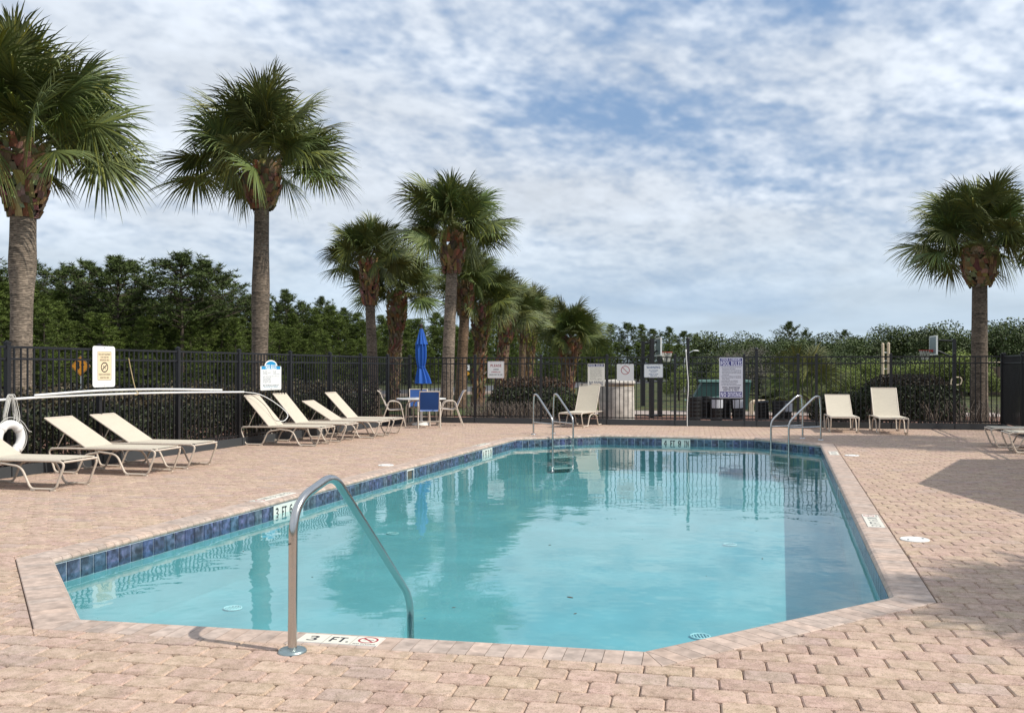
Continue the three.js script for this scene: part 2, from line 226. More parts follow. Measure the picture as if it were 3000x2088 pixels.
// ---------- pool deck of rounded concrete pavers ----------
{
  const deckPts = [[FL0[0] - 0.2, FL0[1] - 0.4], [FC[0], FC[1]], [FR[0], FR[1]], [7.6, 7.4], [7.2, -2], [-9.5, -2]];
  const S = shapeOf(deckPts); S.holes.push(new THREE.Path(offsetPoly(0.12).map(([x, z]) => new THREE.Vector2(x, z))));
  const deck = new THREE.Group(); deck.name = 'pool_deck'; scene.add(deck); tag(deck, 'pool deck of tan and pink rounded concrete pavers in running bond', 'deck', null, 'structure');
  part(deck, 'joint_sand', flat(S, -0.013), M.sand);
  const inDeck = (x, z) => { let c = false; for (let i = 0, j = deckPts.length - 1; i < deckPts.length; j = i++) { const [xi, zi] = deckPts[i], [xj, zj] = deckPts[j]; if ((zi > z) !== (zj > z) && x < (xj - xi) * (z - zi) / (zj - zi) + xi) c = !c; } return c; };
  const PH = 11 * Math.PI / 180, ux = Math.cos(PH), uz = -Math.sin(PH), vx = Math.sin(PH), vz = Math.cos(PH);  // row direction, across the rows
  const LW = 0.236, RW = 0.158, J = 0.0022, r = rng(4), oe = OUTER.map((a, i) => ({ a, n: edges[i].n }));
  const clip = (poly, a, n, keepOut) => { const out = []; for (let i = 0; i < poly.length; i++) { const p = poly[i], q = poly[(i + 1) % poly.length], dp = ((p[0] - a[0]) * n[0] + (p[1] - a[1]) * n[1] - 0.008) * (keepOut ? 1 : -1), dq = ((q[0] - a[0]) * n[0] + (q[1] - a[1]) * n[1] - 0.008) * (keepOut ? 1 : -1); if (dp >= 0) out.push(p); if ((dp > 0 && dq < 0) || (dp < 0 && dq > 0)) { const t = dp / (dp - dq); out.push([lerp(p[0], q[0], t), lerp(p[1], q[1], t)]); } } return out; };
  const area = (p) => { let s = 0; for (let i = 0; i < p.length; i++) { const q = p[(i + 1) % p.length]; s += p[i][0] * q[1] - q[0] * p[i][1]; } return s / 2; };
  const all = [];
  for (let row = -30; row < 190; row++) for (let col = -70; col < 100; col++) {
    const u = (col + (row & 1) * 0.5) * LW, v = row * RW, cx = ux * u + vx * v, cz = uz * u + vz * v + 0.035;
    if (cz < 0.4 || !inDeck(cx, cz)) continue;
    let inside = true, near = true; for (const e of oe) { const d = (cx - e.a[0]) * e.n[0] + (cz - e.a[1]) * e.n[1]; if (d > -0.16) inside = false; if (d > 0.16) near = false; }
    if (inside) continue;
    const big = cz < 8.5, hw = LW / 2 - J + (r() - 0.5) * 0.002, hh = RW / 2 - J * 1.5 + (r() - 0.5) * 0.002, rot = (r() - 0.5) * 0.012, cr = 0.03, seg = big ? 3 : 1, poly = [];
    for (const [sx, sz, a0] of [[1, 1, 0], [-1, 1, 1], [-1, -1, 2], [1, -1, 3]]) for (let k = 0; k <= seg; k++) { const a = (a0 + k / seg) * Math.PI / 2, lx = sx * (hw - cr) + Math.cos(a) * cr, lz = sz * (hh - cr * 0.7) + Math.sin(a) * cr * 0.7; poly.push([lx - lz * rot, lz + lx * rot]); }
    let pieces = [poly.map(([x, z]) => [cx + ux * x + vx * z, cz + uz * x + vz * z])];
    if (near) { const out = []; let rest = pieces[0]; for (const e of oe) { if (rest.length < 3) break; const o = clip(rest, e.a, e.n, true); if (o.length > 2 && Math.abs(area(o)) > 0.0015) out.push(o); rest = clip(rest, e.a, e.n, false); } pieces = out; }
    // the concrete is dyed in a few mixes: tan, buff, pink, grey-pink
    const q = r(), tone = q < 0.4 ? [0.57, 0.422, 0.333] : q < 0.6 ? [0.585, 0.44, 0.335] : q < 0.9 ? [0.56, 0.405, 0.33] : [0.535, 0.405, 0.342], k = 0.93 + r() * 0.13, col3 = tone.map((t) => t * k), dy = (r() - 0.5) * 0.003, tx = (r() - 0.5) * 0.012, tz = (r() - 0.5) * 0.012, uo = r() * 9, vo = r() * 9;
    for (const pc of pieces) { if (area(pc) < 0) pc.reverse(); all.push({ pc, cx, cz, col3, dy, tx, tz, uo, vo }); }
  }
  const build = (T, o, ox = 0, oz = 0) => {
    const { pc, cx, cz } = o, n = pc.length; let mx = 0, mz = 0; for (const p of pc) { mx += p[0] / n; mz += p[1] / n; }
    const yy = (x, z) => o.dy + (x - cx) * o.tx + (z - cz) * o.tz, P = (x, y, z) => [x - ox, y, -(z - oz)], UV = (x, z) => [x / 0.9 + o.uo, z / 0.9 + o.vo];
    const inn = pc.map(([x, z]) => { const d = Math.hypot(x - mx, z - mz) || 1, k = Math.max(0, 1 - 0.0075 / d); return [mx + (x - mx) * k, mz + (z - mz) * k]; });
    for (let i = 0; i < n; i++) {
      const j = (i + 1) % n, a = inn[i], b = inn[j], A = pc[i], B = pc[j];
      if (i > 0 && i < n - 1) T.tri(P(inn[0][0], yy(...inn[0]), inn[0][1]), P(a[0], yy(...a), a[1]), P(b[0], yy(...b), b[1]), UV(...inn[0]), UV(...a), UV(...b), o.col3);
      const l = -0.007, f = -0.02;
      T.tri(P(a[0], yy(...a), a[1]), P(A[0], l, A[1]), P(B[0], l, B[1]), UV(...a), UV(...A), UV(...B), o.col3); T.tri(P(a[0], yy(...a), a[1]), P(B[0], l, B[1]), P(b[0], yy(...b), b[1]), UV(...a), UV(...B), UV(...b), o.col3);
      T.tri(P(A[0], l, A[1]), P(A[0], f, A[1]), P(B[0], f, B[1]), UV(...A), UV(...A), UV(...B), o.col3); T.tri(P(A[0], l, A[1]), P(B[0], f, B[1]), P(B[0], l, B[1]), UV(...A), UV(...B), UV(...B), o.col3);
    }
  };
  const seen = (o) => { const x = CX + FPX * o.cx / o.cz, y = HY + FPX * EYE / o.cz; return x > -60 && x < 3060 && y < 2150; };
  const order = all.filter(seen).sort((a, b) => Math.abs(area(b.pc)) / b.cz ** 2 / b.cz - Math.abs(area(a.pc)) / a.cz ** 2 / a.cz), first = new Set(order.slice(0, 300));
  let k = 0; const rest = new Tris();
  for (const o of all) { if (!first.has(o)) { build(rest, o); continue; } const T = new Tris(); build(T, o, o.cx, o.cz); const m = part(deck, k ? 'paver_' + String(k).padStart(3, '0') : 'paver', T.geo(), M.paver); m.position.set(o.cx, 0, -o.cz); k++; }
  tag(part(deck, 'paver_field', rest.geo(), M.paver), 'further rows of rounded pavers', null, null, 'stuff');
}

// ---------- pool: shell, tile band, coping, water ----------
const pool = new THREE.Group(); pool.name = 'swimming_pool'; scene.add(pool); tag(pool, 'swimming pool with chamfered corners, blue tile band and pale aqua plaster', 'pool', null, 'structure');
{
  const W = offsetPoly(0.0), pos = [], uv = [], idx = [];   // walls and sloping floor
  const wallTop = -0.222; for (let i = 0; i < NP; i++) { const a = W[i], b = W[(i + 1) % NP], L = edges[i].L, k = pos.length / 3; pos.push(a[0], wallTop, -a[1], b[0], wallTop, -b[1], b[0], floorY(b[1]), -b[1], a[0], floorY(a[1]), -a[1]); uv.push(0, 0, L / 2.5, 0, L / 2.5, 0.4, 0, 0.4); idx.push(k, k + 2, k + 1, k, k + 3, k + 2); }
  const wg = new THREE.BufferGeometry(); wg.setAttribute('position', new THREE.Float32BufferAttribute(pos, 3)); wg.setAttribute('uv', new THREE.Float32BufferAttribute(uv, 2)); wg.setIndex(idx); wg.computeVertexNormals();
  part(pool, 'wall', wg.toNonIndexed(), M.plaster);
  const fg = flat(shapeOf(W), 0), p = fg.attributes.position, fu = fg.attributes.uv; for (let i = 0; i < p.count; i++) { p.setY(i, floorY(-p.getZ(i))); fu.setXY(i, p.getX(i) / 2.5, p.getZ(i) / 2.5); } fg.computeVertexNormals(); part(pool, 'floor', fg, M.plaster);
  // grout bed behind the tile band
  const gp = [], gi = []; const Wg = offsetPoly(0.004); for (let i = 0; i < NP; i++) { const a = Wg[i], b = Wg[(i + 1) % NP], k = gp.length / 3; gp.push(a[0], -0.05, -a[1], b[0], -0.05, -b[1], b[0], -0.225, -b[1], a[0], -0.225, -a[1]); gi.push(k, k + 2, k + 1, k, k + 3, k + 2); }
  const gg = new THREE.BufferGeometry(); gg.setAttribute('position', new THREE.Float32BufferAttribute(gp, 3)); gg.setIndex(gi); const gq = gg.toNonIndexed(); gq.computeVertexNormals(); const band = part(pool, 'tile_band', gq, M.grout);
  // tiles: a row of six-inch squares; the depth marks replace four of them
  const marks = { 7: [[5.44, '3', 'FT', '6', 'IN'], [0, 0]], 5: [[1.0, '4', 'FT', '9', 'IN']] }; marks[7] = [];
  const r = rng(77), T = 0.1524; let k = 0; const restT = new Tris();
  const skip = skipSpans();
  for (let i = 0; i < NP; i++) {
    const e = edges[i], n = Math.max(1, Math.round(e.L / T)), w = e.L / n;
    for (let j = 0; j < n; j++) {
      const s0 = j * w + 0.0042, s1 = (j + 1) * w - 0.0042; if (skip.some(([q, a, b]) => q === i && (s0 + s1) / 2 > a && (s0 + s1) / 2 < b)) continue;
      const tl = new Tris(), y0 = -0.063, y1 = -0.213, t0 = 0.004, t1 = -0.003 - r() * 0.001, c = [0.33, 0.375, 0.51].map((x) => x * (0.85 + r() * 0.3)), uo = r() * 5, vo = r() * 5;
      const A = (s, y, t) => { const q = edgeAt(i, s, t, y); return [q.x, q.y, q.z]; }, U = (s, y) => [s * 2.2 + uo, y * 2.2 + vo], ins = 0.003;
      const f = [[s0 + ins, y0 - ins], [s1 - ins, y0 - ins], [s1 - ins, y1 + ins], [s0 + ins, y1 + ins]], g = [[s0, y0], [s1, y0], [s1, y1], [s0, y1]];
      tl.tri(A(...f[0], t1), A(...f[2], t1), A(...f[1], t1), U(...f[0]), U(...f[2]), U(...f[1]), c); tl.tri(A(...f[0], t1), A(...f[3], t1), A(...f[2], t1), U(...f[0]), U(...f[3]), U(...f[2]), c);
      for (let q = 0; q < 4; q++) { const z = (q + 1) % 4; tl.tri(A(...f[q], t1), A(...f[z], t1), A(...g[z], t0), U(...f[q]), U(...f[z]), U(...g[z]), c); tl.tri(A(...f[q], t1), A(...g[z], t0), A(...g[q], t0), U(...f[q]), U(...g[z]), U(...g[q]), c); }
      if (k < 300) part(band, k ? 'tile_' + String(k).padStart(3, '0') : 'tile', tl.geo(), M.tile); else { restT.p.push(...tl.p); restT.u.push(...tl.u); restT.c.push(...tl.c); } k++;
    }
  }
  if (restT.p.length) tag(part(band, 'tile_run', restT.geo(), M.tile), 'remaining blue tiles', null, null, 'stuff');
  // skimmer mouths in the tile band
  for (const [i, s] of [[7, skimS(7)], [3, 6.2]]) { const q = new THREE.Group(); q.name = 'skimmer'; pool.add(q); const a = edgeAt(i, s, 0, -0.14), e = edges[i]; q.position.copy(a); q.rotation.y = Math.atan2(-e.n[0], e.n[1]); part(q, 'skimmer_throat', box(0.24, 0.13, 0.02, 0, 0.0, -0.012), std({ color: C(0.10, 0.085, 0.06), roughness: 0.8 })); part(q, 'skimmer_frame', merge([box(0.27, 0.012, 0.02, 0, 0.07, 0), box(0.012, 0.14, 0.02, -0.13, 0, 0), box(0.012, 0.14, 0.02, 0.13, 0, 0)]), M.whitePlastic); }
}
function sAtX(i, x, t = 0) { const e = edges[i], k = (x - CX) / FPX, aX = e.a[0] + e.n[0] * t, aZ = e.a[1] + e.n[1] * t; return (k * aZ - aX) / (e.d[0] - k * e.d[1]); }
function skimS(i) { return sAtX(i, 1201); const q = ground(1201, 1388, -0.14), e = edges[i]; return (q.X - e.a[0]) * e.d[0] + (q.Z - e.a[1]) * e.d[1]; }
function sOn(i, x, y, h) { const q = ground(x, y, h), e = edges[i]; return (q.X - e.a[0]) * e.d[0] + (q.Z - e.a[1]) * e.d[1]; }
function skipSpans() { return [[7, skimS(7) - 0.1, skimS(7) + 0.1], [3, 6.1, 6.3], ...depthMarks().map((m) => [m.i, m.s - 0.305, m.s + 0.305])]; }
function depthMarks() { return [{ i: 7, s: sAtX(7, 841), t: ['3', 'FT', '6', 'IN'], lab: 'white depth tiles reading 3 FT 6 IN set in the blue tile band' }, { i: 7, s: sAtX(7, 1427), t: ['4', 'FT', '3', 'IN'], lab: 'white depth tiles reading 4 FT 3 IN in the tile band' }, { i: 5, s: sAtX(5, 1981), t: ['4', 'FT', '9', 'IN'], lab: 'white depth tiles reading 4 FT 9 IN on the end wall of the pool' }]; }
function canvasTex(w, h, draw) { const c = document.createElement('canvas'); c.width = w; c.height = h; const x = c.getContext('2d'); draw(x, w, h); const t = new THREE.CanvasTexture(c); t.colorSpace = THREE.SRGBColorSpace; t.anisotropy = 8; return t; }
for (const m of depthMarks()) {
  const t = canvasTex(512, 128, (x, w, h) => { x.fillStyle = '#d2d5cc'; x.fillRect(0, 0, w, h); x.strokeStyle = '#aab0aa'; x.lineWidth = 2; for (let k = 1; k < 4; k++) { x.beginPath(); x.moveTo(k * 128, 0); x.lineTo(k * 128, h); x.stroke(); } x.fillStyle = '#0c0d12'; x.textAlign = 'center'; x.textBaseline = 'middle'; x.font = 'bold 134px sans-serif'; m.t.forEach((s, k) => x.fillText(s, 64 + k * 128, 76, s.length > 1 ? 96 : 62)); });
  const e = edges[m.i], o = part(pool, 'depth_marker', new THREE.PlaneGeometry(0.607, 0.15), std({ map: t, roughness: 0.25 })); o.position.copy(edgeAt(m.i, m.s, -0.004, -0.138)); o.rotation.y = Math.atan2(-e.n[0], e.n[1]); o.userData.label = m.lab;
}
{ // coping of narrow bullnose bricks
  const cope = new THREE.Group(); cope.name = 'coping'; pool.add(cope);
  const prof = [[COPE_W, -0.045], [COPE_W, -0.004], [COPE_W - 0.005, 0], [0.03, 0], [0.008, -0.006], [-0.008, -0.02], [-0.013, -0.033], [-0.008, -0.047], [0.008, -0.058], [0.02, -0.06]];   // (outward, height)
  const r = rng(21), list = [];
  const piece = (i, f0, f1, tone) => { // f0, f1: distance along the edge as a function of t
    const T = new Tris(), P = (s, q) => { const a = edgeAt(i, s, q[0], q[1]); return [a.x, a.y, a.z]; }, uo = r() * 7, vo = r() * 7, acc = prof.reduce((a, q, k) => { a.push(k ? a[k - 1] + Math.hypot(q[0] - prof[k - 1][0], q[1] - prof[k - 1][1]) : 0); return a; }, []), U = (s, k) => [s * 1.6 + uo, acc[k] * 1.6 + vo], c = tone, b = 0.0032, z = (f) => (t) => f(t);
    for (let k = 0; k < prof.length - 1; k++) { const a = prof[k], d = prof[k + 1], s0a = f0(a[0]) + b * 0.55, s1a = f1(a[0]) - b * 0.55, s0d = f0(d[0]) + b * 0.55, s1d = f1(d[0]) - b * 0.55; T.tri(P(s0a, a), P(s1a, a), P(s1d, d), U(s0a, k), U(s1a, k), U(s1d, k + 1), c); T.tri(P(s0a, a), P(s1d, d), P(s0d, d), U(s0a, k), U(s1d, k + 1), U(s0d, k + 1), c); }
    for (const f of [f0, f1]) { const sg = f === f0 ? 1 : -1; for (let k = 1; k < prof.length - 1; k++) { const q = [prof[0], prof[k], prof[k + 1]]; if (sg < 0) q.reverse(); T.tri(...q.map((a) => P(f(a[0]) + sg * b * 0.55, a)), [0, 0], [0.1, 0], [0.1, 0.1], c); } }
    return T;
  };
  const BW = 0.1;
  for (let i = 0; i < NP; i++) {
    const e = edges[i], n = Math.round(e.L / BW), w = e.L / n, tone = () => { const q = r(), k = 0.94 + r() * 0.12; return (q < 0.5 ? [0.60, 0.475, 0.40] : q < 0.8 ? [0.585, 0.48, 0.415] : [0.62, 0.48, 0.395]).map((x) => x * k); };
    const half = (j) => { const a = edges[(j + NP - 1) % NP].n, b = edges[j].n; return Math.tan(Math.acos(clamp(a[0] * b[0] + a[1] * b[1], -1, 1)) / 2); };
    const h0 = half(i), h1 = half((i + 1) % NP), mid = edgeAt(i, 0, 0, 0);
    list.push({ z: -edgeAt(i, 0, 0, 0).z, T: piece(i, (t) => -Math.max(0, t) * h0, () => 0, tone()) });
    for (let j = 0; j < n; j++) list.push({ z: -edgeAt(i, j * w, 0, 0).z, T: piece(i, () => j * w, () => (j + 1) * w, tone()) });
    list.push({ z: -edgeAt(i, e.L, 0, 0).z, T: piece(i, () => e.L, (t) => e.L + Math.max(0, t) * h1, tone()) });
  }
  list.sort((a, b) => a.z - b.z); const rest = new Tris();
  list.forEach((o, k) => { if (k < 300) part(cope, k ? 'coping_brick_' + String(k).padStart(3, '0') : 'coping_brick', o.T.geo(), M.cope); else { rest.p.push(...o.T.p); rest.u.push(...o.T.u); rest.c.push(...o.T.c); } });
  if (rest.p.length) tag(part(cope, 'coping_run', rest.geo(), M.cope), 'coping bricks along the far end', null, null, 'stuff');
  const S = shapeOf(offsetPoly(COPE_W - 0.006)); S.holes.push(new THREE.Path(offsetPoly(0.004).map(([x, z]) => new THREE.Vector2(x, z)))); part(cope, 'mortar', flat(S, -0.007), M.mortar);
}
{ const g = flat(shapeOf(offsetPoly(0.0035)), WATER_Y), p = g.attributes.position, uv = g.attributes.uv; for (let i = 0; i < p.count; i++) uv.setXY(i, p.getX(i) / 2.6, p.getZ(i) / 2.6); top('pool_water', g, M.water, 'clear still turquoise water filling the swimming pool', 'water', null, 'structure'); }

// ---------- fences ----------
function run(A, B) { const dx = B[0] - A[0], dz = B[1] - A[1], L = Math.hypot(dx, dz), d = [dx / L, dz / L]; return { A, B, L, d, turn: Math.atan2(dz, dx), at: (x) => { const k = (x - CX) / FPX; return (k * A[1] - A[0]) / (d[0] - k * d[1]); }, Z: (s) => A[1] + s * d[1], X: (s) => A[0] + s * d[0] }; }
const LEFT = run(FL0, FC), FAR = run(FC, FR), RIGHT = run(FR, [8.1, 10.4]);
const pickG = box(0.019, 1.585, 0.019, 0, 0.9525, 0), FENCE_H = 1.77;
function fence(name, R, postS, tall, label, midRails) {
  const f = thing(name, label, 'fence', R.A[0], 0, R.A[1], R.turn, 'black metal fences round the pool deck');
  const postG = merge([box(0.063, FENCE_H + 0.03, 0.063, 0, (FENCE_H + 0.03) / 2, 0), box(0.078, 0.022, 0.078, 0, FENCE_H + 0.041, 0), new THREE.CylinderGeometry(0.012, 0.034, 0.02, 4, 1).rotateY(Math.PI / 4).translate(0, FENCE_H + 0.062, 0)]);
  const P = [...postS].sort((a, b) => a - b); let k = 0;
  P.forEach((s) => { const h = tall?.get(s); const m = part(f, 'post', h ? merge([box(0.075, h, 0.075, 0, h / 2, 0), new THREE.SphereGeometry(0.05, 10, 6).translate(0, h + 0.02, 0)]) : postG, M.black); m.position.set(s, 0, 0); });
  const wires = [];
  for (let i = 0; i < P.length - 1; i++) {
    const a = P[i], b = P[i + 1], L = b - a; if (L < 0.06) continue;
    for (const [y, hh, dd] of [[FENCE_H - 0.016, 0.032, 0.034], [FENCE_H - 0.175, 0.030, 0.030], [0.19, 0.030, 0.030], ...(midRails && a > midRails[0] && b < midRails[1] ? [[1.38, 0.022, 0.024], [1.22, 0.022, 0.024]] : [])]) { const m = part(f, 'rail', box(L - 0.064, hh, dd), M.black); m.position.set((a + b) / 2, y, 0); }
    const n = Math.max(1, Math.round(L / 0.113)); for (let j = 1; j < n; j++) { const m = part(f, k ? 'picket_' + String(k).padStart(3, '0') : 'picket', pickG, M.black); m.position.set(a + L * j / n, 0, 0); k++; }
    const m = part(f, 'kick_board', merge([box(L - 0.012, 0.15, 0.035), box(0.02, 0.15, 0.045, -L / 2 + 0.02, 0, 0)]), M.curb); m.position.set((a + b) / 2, 0.077, 0.055);
    for (let x = a + 0.05; x < b; x += 0.051) wires.push(box(0.0014, 1.4, 0.0014, x, 0.9, -0.014)); for (let y = 0.25; y < 1.6; y += 0.051) wires.push(box(L, 0.0014, 0.0014, (a + b) / 2, y, -0.0165));
  }
  tag(part(f, 'wire_mesh', merge(wires), M.wire), 'fine wire mesh tied to the pickets', null, null, 'stuff');
  return f;
}
fence('metal_fence', LEFT, [0.04, LEFT.at(-180), LEFT.at(20), ...[289, 520.5, 699, 849, 966, 1055.5, 1135].map((x) => LEFT.at(x)), LEFT.L - 0.06], null, 'black metal picket fence along the hedge and tall palms, with pool poles hung on it');
{ const t16 = FAR.at(2016), t17 = FAR.at(2217); fence('metal_fence', FAR, [0, ...[1391.8, 1585, 1778.5, 1978, 2181, 2339, 2392.5, 2611, 2797].map((x) => FAR.at(x)), t16, t17, FAR.L - 0.04], new Map([[t16, 2.2], [t17, 1.93]]), 'black metal picket fence carrying the notices across the end of the deck', [FAR.at(1780), FAR.at(2345)]); }
fence('metal_fence', RIGHT, [0.06, 1.9, 3.75, 5.6, 7.45, 9.3, 11.1, RIGHT.L - 0.05], null, 'black metal picket fence behind the two flat loungers');

// ---------- notices on the fences ----------
function rr(w, h, r, dome) { const s = new THREE.Shape(), x = w / 2, y = h / 2, k = dome ? h * 0.2 : 0, yt = y - k; s.moveTo(-x + r, -y); s.lineTo(x - r, -y); s.absarc(x - r, -y + r, r, -Math.PI / 2, 0); s.lineTo(x, yt - r); s.absarc(x - r, yt - r, r, 0, Math.PI / 2); if (dome) { const R = w * 0.31; s.lineTo(R, yt); for (let a = 0; a <= 12; a++) { const q = a / 12 * Math.PI; s.lineTo(Math.cos(q) * R * 0.98, yt + Math.sin(q) * k); } s.lineTo(-R, yt); } s.lineTo(-x + r, yt); s.absarc(-x + r, yt - r, r, Math.PI / 2, Math.PI); s.lineTo(-x, -y + r); s.absarc(-x + r, -y + r, r, Math.PI, Math.PI * 1.5); return s; }
function notice(name, R, x0, x1, y0, y1, label, draw, o = {}) {
  const s0 = R.at(x0), s1 = R.at(x1), s = (s0 + s1) / 2, Z = R.Z(s), w = (s1 - s0), h = (y1 - y0) / FPX * Z, yc = heightAt((y0 + y1) / 2, Z), n = [R.d[1], -R.d[0]], off = 0.04;
  const g = thing(name, label, 'sign', R.X(s) + n[0] * off, yc, Z + n[1] * off, R.turn, 'notices on the fence');
  const S = rr(w, h, o.r ?? 0.03, o.dome), eg = new THREE.ExtrudeGeometry(S, { depth: 0.004, bevelEnabled: false, curveSegments: 6 }); part(g, 'plate', eg.translate(0, 0, -0.004), o.mat ?? M.white);
  const fg = new THREE.ShapeGeometry(rr(w - 0.004, h - 0.004, (o.r ?? 0.03) * 0.95, o.dome), 6), p = fg.attributes.position, uv = fg.attributes.uv; for (let i = 0; i < p.count; i++) uv.setXY(i, p.getX(i) / w + 0.5, p.getY(i) / h + 0.5);
  const px = 384; const f = part(g, 'printed_face', fg.translate(0, 0, 0.0025), std({ map: canvasTex(px, Math.round(px * h / w), draw), roughness: 0.5 })); 
  const bolts = (o.bolts ?? [[0, 0.46], [0, -0.46]]).map(([bx, by]) => new THREE.CylinderGeometry(0.007, 0.007, 0.006, 8).rotateX(Math.PI / 2).translate(bx * w, by * h, 0.005)); for (const b of bolts) part(g, 'bolt', b, M.bronze);
  return g;
}
const ink = '#1d2350', mid = (x, s, X, Y, size, w, weight = 'bold') => { x.font = `${weight} ${size}px sans-serif`; x.textAlign = 'center'; x.textBaseline = 'middle'; x.fillText(s, X, Y, w); };
notice('safety_sign', LEFT, 263.6, 329.5, 1014, 1134, 'white sign with an inset tan plate about pool safety equipment above the pool poles', (x, w, h) => {
  x.fillStyle = '#f1f1ef'; x.fillRect(0, 0, w, h); x.fillStyle = '#e6d2ae'; x.strokeStyle = '#4a443c'; x.lineWidth = 4; x.beginPath(); x.roundRect(w * 0.21, h * 0.13, w * 0.62, h * 0.70, 12); x.fill(); x.stroke(); x.fillStyle = '#3a2f28';
  mid(x, 'POOL SAFETY EQUIPMENT', w * 0.52, h * 0.2, 30, w * 0.54); mid(x, 'TO BE USED FOR', w * 0.52, h * 0.27, 30, w * 0.36); mid(x, 'EMERGENCIES ONLY', w * 0.52, h * 0.34, 30, w * 0.42); mid(x, 'PLEASE DO NOT REMOVE', w * 0.52, h * 0.69, 30, w * 0.52); mid(x, 'FROM POOL AREA', w * 0.52, h * 0.77, 30, w * 0.4);
  x.strokeStyle = '#1b1518'; x.lineWidth = 13; x.beginPath(); x.arc(w * 0.52, h * 0.515, w * 0.145, 0, 7); x.stroke(); x.beginPath(); x.moveTo(w * 0.43, h * 0.57); x.lineTo(w * 0.61, h * 0.46); x.stroke(); x.fillStyle = '#1b1518'; x.fillRect(w * 0.46, h * 0.48, w * 0.04, h * 0.03); x.fillRect(w * 0.55, h * 0.53, w * 0.03, h * 0.025);
}, { r: 0.045 });
notice('rules_sign', LEFT, 757, 818, 1054.6, 1142.5, 'white sign with a domed blue heading reading POOL RULES beside the palm trunk', (x, w, h) => {
  x.fillStyle = '#f4f5f3'; x.fillRect(0, 0, w, h); x.fillStyle = '#1d8fc4'; x.beginPath(); x.rect(w * 0.045, h * 0.205, w * 0.91, h * 0.105); x.fill(); x.beginPath(); x.ellipse(w / 2, h * 0.21, w * 0.27, h * 0.17, 0, Math.PI, 0); x.fill(); x.fillStyle = '#ffffff'; mid(x, 'POOL RULES', w / 2, h * 0.245, 70, w * 0.52);
  x.strokeStyle = '#5b6a70'; x.lineWidth = 3; x.strokeRect(w * 0.045, h * 0.205, w * 0.91, h * 0.765); x.fillStyle = '#55606a'; const L = [[0.365, 'No Food', 0.1, 0.22], [0.365, 'No Dogs', 0.6, 0.16], [0.415, 'No Running or Rough Play', 0.1, 0.42], [0.415, 'No Pets', 0.6, 0.13], [0.465, 'No Smoking', 0.1, 0.24], [0.465, 'No Night Swimming', 0.6, 0.32], [0.54, 'No Glass in the Pool. Shower before you enter the pool.', 0.1, 0.8], [0.59, 'This is a family pool', 0.1, 0.4], [0.64, 'Shower before entering', 0.1, 0.38], [0.69, 'Pool open dawn till dusk', 0.1, 0.4], [0.74, 'Pool capacity is posted', 0.1, 0.4]];
  x.textAlign = 'left'; for (const [y, s, X, ww] of L) { x.font = '26px sans-serif'; x.fillText(s, X * w, y * h, ww * w); } x.fillStyle = '#20303a'; mid(x, 'SWIM AT YOUR OWN RISK. NO LIFEGUARD ON DUTY.', w / 2, h * 0.84, 26, w * 0.8); x.fillStyle = '#4d7d96'; mid(x, 'POOL RULES ARE STRICTLY ENFORCED', w / 2, h * 0.9, 22, w * 0.66);
}, { r: 0.03, dome: true, bolts: [[0, -0.46]] });
const grey = std({ color: C(0.66, 0.66, 0.66), roughness: 0.6 });
notice('umbrella_sign', FAR, 1429.6, 1478, 1058, 1108, 'pale sign asking to lower umbrellas when not in use, in front of the hedge', (x, w, h) => {
  x.fillStyle = '#dcdcda'; x.fillRect(0, 0, w, h); x.strokeStyle = '#b98a86'; x.lineWidth = 5; x.beginPath(); x.roundRect(10, 10, w - 20, h - 20, 22); x.stroke(); x.fillStyle = '#8c1f26'; mid(x, 'PLEASE', w / 2, h * 0.26, 82, w * 0.68); x.fillStyle = '#2c2a3a'; mid(x, 'LOWER', w / 2, h * 0.48, 44, w * 0.34); x.fillStyle = '#8c1f26'; mid(x, 'UMBRELLAS', w / 2, h * 0.63, 44, w * 0.56); x.fillStyle = '#2c2a3a'; mid(x, 'WHEN NOT IN USE', w / 2, h * 0.79, 44, w * 0.8);
}, { mat: grey, bolts: [[-0.3, 0.45], [0.3, 0.45]] });
notice('rules_sign', FAR, 1722.8, 1772.5, 1065, 1131, 'small pale POOL RULES board ending in NO DIVING above a lounger', (x, w, h) => {
  x.fillStyle = '#d9d6cb'; x.fillRect(0, 0, w, h); x.fillStyle = ink; x.fillRect(w * 0.04, h * 0.02, w * 0.92, h * 0.12); x.fillStyle = '#dddde8'; mid(x, 'POOL RULES', w / 2, h * 0.085, 62, w * 0.84); x.fillStyle = '#4a4a44'; x.textAlign = 'left'; x.textBaseline = 'middle';
  ['No food or beverages in the pool', 'or on pool wet deck', 'No glass or animals in the fenced', 'pool area (or 50 feet)', 'Shower before entering', 'Bathing load: posted', 'Pool hours: dawn to dusk', 'Do not swallow the pool water', 'Children must be supervised', 'by an adult', 'No running or rough play', 'Swim at your own risk'].forEach((s, k) => { x.font = '26px sans-serif'; x.fillText(s, w * 0.14, h * (0.2 + k * 0.046), w * 0.7); }); x.fillStyle = ink; mid(x, 'NO DIVING', w / 2, h * 0.87, 120, w * 0.84);
}, { mat: grey, r: 0.005 });
notice('prohibition_sign', FAR, 1808, 1857.7, 1066, 1115.5, 'grey square sign with a red circle and slash', (x, w, h) => { x.fillStyle = '#cfd0d0'; x.fillRect(0, 0, w, h); x.strokeStyle = '#8f2a36'; x.lineWidth = 14; x.beginPath(); x.arc(w / 2, h * 0.37, w * 0.24, 0, 7); x.stroke(); x.beginPath(); x.moveTo(w * 0.33, h * 0.2); x.lineTo(w * 0.67, h * 0.54); x.stroke(); }, { mat: grey, bolts: [[-0.25, 0.47], [0, 0.47], [0.25, 0.47]] });
